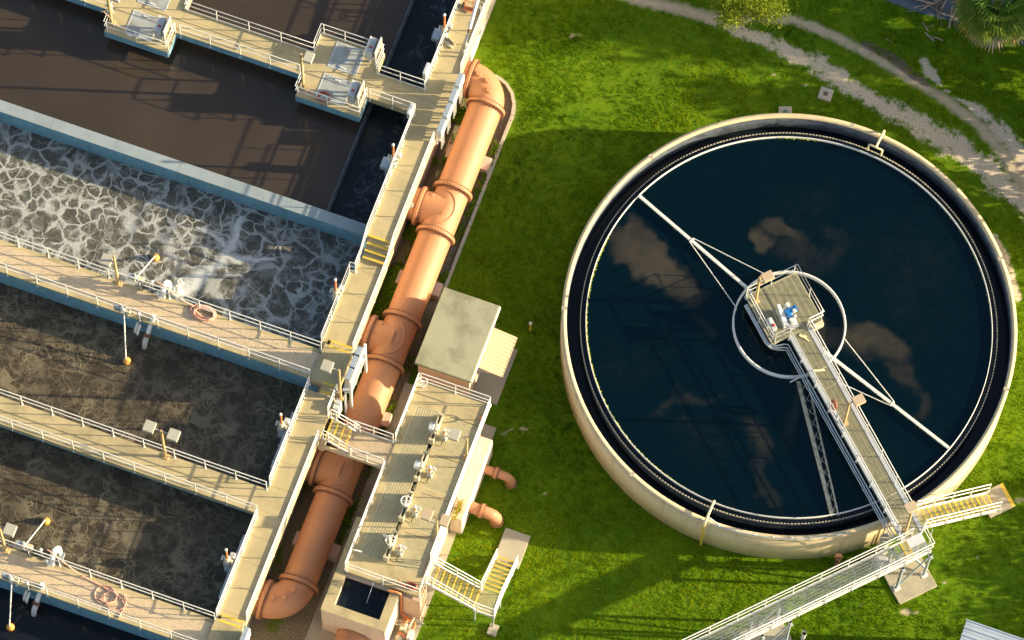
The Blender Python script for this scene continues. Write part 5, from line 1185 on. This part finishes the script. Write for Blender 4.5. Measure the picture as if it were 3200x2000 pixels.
MB(CM).tube([(10.42,-.62,.05),(10.40,-.60,2.5)], .03, 8).tube([(10.45,-.72,.05),(10.43,-.70,1.6)], .022, 8).build('conduit', 'rust', t)
# yellow water pipes over the rim
c_ = lambda a, r, z: (CX+r*math.cos(a), CY+r*math.sin(a), z)
a = R(-110.0+17.2)
t = thing('spray_pipe', 'yellow pipe climbing the lower tank wall and arching over the rim', 'pipe', c_(a, 10.4, 0))
MB().tube([c_(a,10.47,0),c_(a,10.47,2.75)], .042, 10).build('riser', 'yellow_paint', t)
MB().tube([c_(a,10.47,2.6),c_(a,10.44,3.0),c_(a,10.36,3.08),c_(a,9.40,3.08),c_(a,9.30,3.02),c_(a,9.28,2.75)], .058, 10).build('crossover', 'cream_pipe', t)
MB().tube([c_(a,10.47,1.0),c_(a,10.47,1.12)], .058, 10).tube([c_(a,10.47,2.52),c_(a,10.47,2.72)], .065, 10).build('coupling', 'yellow_paint', t)
MB().tube([c_(a,10.1,3.06),c_(a+.055,10.2,2.85)], .035, 8).build('brace', 'galv', t)
a = R(66.7+17.2)
t = thing('spray_pipe', 'cream pipe reaching in over the upper rim with a forked double nozzle', 'pipe', c_(a, 10.45, 0))
MB().tube([c_(a,10.48,0),c_(a,10.47,2.95),c_(a,10.40,3.08),c_(a,10.28,3.10),c_(a,9.50,3.06)], .055, 10).build('crossover', 'cream_pipe', t)
q0 = Vector(c_(a, 9.50, 3.06)); tn = Vector((-math.sin(a), math.cos(a), 0)); rn = Vector((math.cos(a), math.sin(a), 0))
for sg in (1, -1): MB().tube([q0, q0+tn*sg*.28, q0+tn*sg*.33-Vector((0,0,.05)), q0+tn*sg*.34-rn*.12-Vector((0,0,.35))], .052, 10).build('nozzle', 'cream_pipe', t)

# ------------------------------------------------------------------ things on the grass
t = thing('bollard', 'short yellow marker post with white cap alone in the grass', 'post', (.96, -.18, 0))
MB().tube([(.96,-.18,0),(.96,-.18,.85)], .055, 12).build('post', 'yellow_paint', t); MB().ball((.96,-.18,.88), .085, 12, 8).build('cap', 'white', t)
def manhole(label, x, y, rot, w, cov):
    M = Matrix.Translation((x, y, 0)) @ Matrix.Rotation(R(rot), 4, 'Z'); t = thing('manhole', label, 'manhole', (x, y, 0), 'concrete manhole slabs')
    MB(M).cbox(-w/2, w/2, -w/2, w/2, -.1, .16, .02).build('slab', 'curb', t)
    MB(M).cyl(0, 0, .16, .172, .115, 22).build('cover', cov, t); MB(M).cyl(-.15, .15, .16, .168, .035, 10).build('plug', 'steel_blue', t)
    MB(M).box(-.26, -.16, -.13, -.10, .16, .166).box(.16, .22, .20, .23, .16, .166).build('marking', 'white', t)
paint('cover_green', (.10, .22, .16), .7, .3); paint('cover_rust', (.16, .13, .09), .8, .4)
manhole('square concrete manhole slab with brown cover beside the gravel track', 10.0, 15.65, 0, .62, 'cover_rust')
manhole('concrete manhole slab with green cover half hidden behind the tank rim', 8.52, 14.10, 19, .62, 'cover_green')
sh = thing('metal_shed', 'shed with silver ribbed metal roof at the lower right corner', 'shed', (27, -10, 0))
MB().box(24.2, 31, -14, -7.5, 0, 2.2).build('wall', 'steel_blue', sh)
rf = MB(); y = -7.31
rf.box(24.03, 31.2, -14.3, -7.33, 2.42, 2.46)
while y > -14.2: rf.box(24.0, 31.25, y-.05, y, 2.4601, 2.50); rf.box(24.03, 31.2, y-.20, y-.17, 2.4601, 2.472); y -= .355
rf.build('roof', 'corrugated', sh)
def log(label, pts, r, mat='wood'): return solo('branch', MB().tube([(x, y, r) for x, y in pts], r, 7), mat, label, 'branch', 'fallen sticks in the grass')
log('thick pale stick lying in the grass below the palm litter', [(13.42,20.28),(13.7,20.13),(13.92,20.02)], .045)
log('forked curved stick touching the thick pale stick', [(13.78,20.18),(14.05,20.22),(14.33,20.19)], .04, 'dead_frond')
log('thin grey straight stick nearer the road', [(13.13,20.75),(13.34,20.58),(13.54,20.40)], .025, 'wood')
log('short twig beside the thin grey stick', [(13.36,20.60),(13.55,20.72),(13.7,20.78)], .02, 'dead_frond')
log('small stick in the grass nearest the asphalt', [(12.2,21.0),(12.45,21.12),(12.7,21.2)], .02, 'wood')
log('stick lying across the sandy track', [(11.25,18.32),(11.42,18.45),(11.5,18.52)], .03, 'dead_frond')
log('pale curved twig just above the sandy track', [(11.75,19.35),(11.95,19.33),(12.1,19.27)], .018, 'wood')
for k in range(15):
    r0 = random.Random(50+k); x, y, a = 12.75+r0.random()*1.7, 21.35+r0.random()*.75, r0.uniform(0, pi); l = r0.uniform(.35, .8)
    w0 = [('bleached', 'wood'), ('brown', 'dead_frond'), ('greyish', 'bark')][k % 3]
    t = tag(MB().bar((x-l*math.cos(a), y-l*math.sin(a), .03+.02*k*.3), (x+l*math.cos(a), y+l*math.sin(a), .03+.02*k*.3), r0.uniform(.03, .10), .02).build('dead_frond', w0[1]), f'{w0[0]} dead palm stalk in the litter pile on the asphalt', 'palm frond', 'dead palm stalks on the road edge')

# ------------------------------------------------------------------ trees
def crown_points(r, n, cx, cy, cz, rx, ry, rz, k, cl):
    """leaf positions gathered in clumps spread over an uneven crown"""
    u = r.normal(size=(k, 3)); u /= np.linalg.norm(u, axis=1)[:, None]
    rad = (.45 + .55*r.random(k)**.6)[:, None]*(1 + .22*np.sin(u[:, :1]*5 + u[:, 1:2]*4))
    cc = u*rad*np.array([rx, ry, rz]) + np.array([cx, cy, cz]); sz = cl*r.uniform(.6, 1.4, k)
    w = r.integers(0, k, n); P = cc[w] + r.normal(size=(n, 3))*sz[w][:, None]*np.array([1, 1, .8])
    return P, np.clip(r.random(k)[w]*.7 + r.normal(0, .18, n), 0, 1), cc
def tree(label, x, y, h, rad, leaves, size, seed, mat='leaf', clumps=60, z0=.28, group='trees beyond the grass', name='broadleaf_tree', flat=1.0):
    r = np.random.default_rng(seed); t = thing(name, label, 'tree', (x, y, 0), group)
    zc = h*(.5+z0/2); P, ti, cc = crown_points(r, leaves, x, y, zc, rad, rad, h*(1-z0)/2*flat, clumps, rad*.17)
    P[:, 2] = np.maximum(P[:, 2], .15)
    leafmesh(P, None, size, ti, r, 'crown', mat, t)
    b = MB().tube([(x,y,0),(x+.05,y,h*z0),(x,y+.05,h*.62)], [.05*h*.5+.04, .04*h*.5+.03, .03], 10)
    for k in range(0, len(cc), max(1, len(cc)//14)): b.tube([(x,y,h*z0*.9), tuple((cc[k]+np.array([x,y,h*z0]))/2 + np.array([0,0,.1])), tuple(cc[k])], [.03*h*.35+.015, .025, .01], 6)
    b.build('trunk', 'bark', t); return t
tree('bright yellow green broadleaf tree cut by the top edge of the photo', 5.15, 18.45, 5.4, 1.8, 17000, .14, 5, clumps=90, z0=.26)
def w2p(x, y): return (.9553*x - .2957*y, .2957*x + .9553*y)
proto = tree('tall dark tree out of frame to the right, nearest the palm', *w2p(33, 16.6), 9.0, 3.4, 4200, .62, 61, 'leaf_dark', 70, .12)
for k, (x, y, lb, rz, sc) in enumerate(((34, 22.0, 'second', 1.1, 1.0), (33, 28, 'third', 2.3, .95), (36, 34, 'fourth', .4, 1.0))):
    q = w2p(x, y); o = dup(proto, (q[0], q[1], 0), f'tall dark tree out of frame to the right, {lb} beyond the palm', rz); o.scale = (sc, sc, sc)
tree('middling dark tree out of frame right of the gravel track', *w2p(30, 11.4), 6.3, 1.9, 2600, .46, 62, 'leaf_dark', 50, .08)
tree('low dark tree out of frame right of the round tank', *w2p(28.5, 7.2), 5.2, 2.2, 2000, .42, 63, 'leaf_dark', 40, .05)
sb = tree('shrub out of frame right, level with the upper tank edge', *w2p(28.5, 4.9), 2.9, 1.6, 1400, .36, 64, 'leaf_dark', 34, .0, 'shrubs beyond the grass', 'shrub')
for x, y, lb, sc in ((31.6, -8.0, 'level with the tank stair', .95), (31, -10.6, 'nearest the metal shed roof', 1.0), (31, -13.4, 'second beyond the metal shed', 1.0), (31, -16.2, 'third beyond the metal shed', 1.05)):
    q = w2p(x, y); o = dup(sb, (q[0], q[1], 0), f'shrub out of frame right, {lb}', x); o.scale = (sc*1.15, sc*1.15, sc)
def palm(label, x, y, h, seed):
    r = random.Random(seed); t = thing('fan_palm', label, 'palm tree', (x, y, 0))
    MB().tube([(x,y,0),(x+.03,y,h*.5),(x,y,h)], [.24,.2,.2], 14).build('trunk', 'bark', t)
    c = Vector((x, y, h)); nf = 52
    for k in range(nf):
        az = k*2.399 + r.uniform(-.2, .2); lvl = k/nf; el = R(68) - R(112)*lvl + r.uniform(-.12, .12)   # inner ones upright, outer ones hanging
        d = Vector((math.cos(az)*math.cos(el), math.sin(az)*math.cos(el), math.sin(el))); L = r.uniform(.75, 1.0) + .45*lvl
        side = d.cross(Vector((0,0,1))).normalized(); nrm = side.cross(d).normalized()
        base = c + d*L; V = []; F = []; T = []; nl = 20; droop = .35 + .6*lvl
        V += [c-side*.018, c+side*.018, base+side*.014, base-side*.014]; F.append((0,1,2,3)); T.append(.45)
        for j in range(nl):
            a = (j/(nl-1)-.5)*R(205); ll = (1.05-.25*abs(a)/R(102))*r.uniform(.88, 1.08)*1.05
            dd = (d*math.cos(a) + side*math.sin(a)).normalized(); sp = dd.cross(nrm).normalized(); n0 = len(V); wl = .062
            m1 = base + dd*ll*.55 + nrm*.03; m2 = m1 + (dd - Vector((0,0,1))*droop*.8).normalized()*ll*.5
            V += [base, m1+sp*wl, m2, m1-sp*wl]; F.append((n0, n0+1, n0+2, n0+3)); T.append(min(1, max(0, .08 + .5*lvl**1.6 + r.uniform(-.08, .18) + (.42 if lvl > .72 and r.random() < .55 else 0))))
        me = bpy.data.meshes.new('frond'); o0 = ORG[t.name]; dead = lvl > .84
        me.from_pydata([tuple(v-o0) for v in V], [], F); me.attributes.new('tint', 'FLOAT', 'FACE').data.foreach_set('value', np.array(T, np.float32)); me.materials.append(MAT['dead_frond' if dead else 'palm_leaf'])
        o = bpy.data.objects.new('frond', me); SC.collection.objects.link(o); o.parent = t; ORG[o.name] = o0
palm('fan palm with drooping yellowing fronds at the upper right corner', 16.3, 21.15, 3.7, 3)
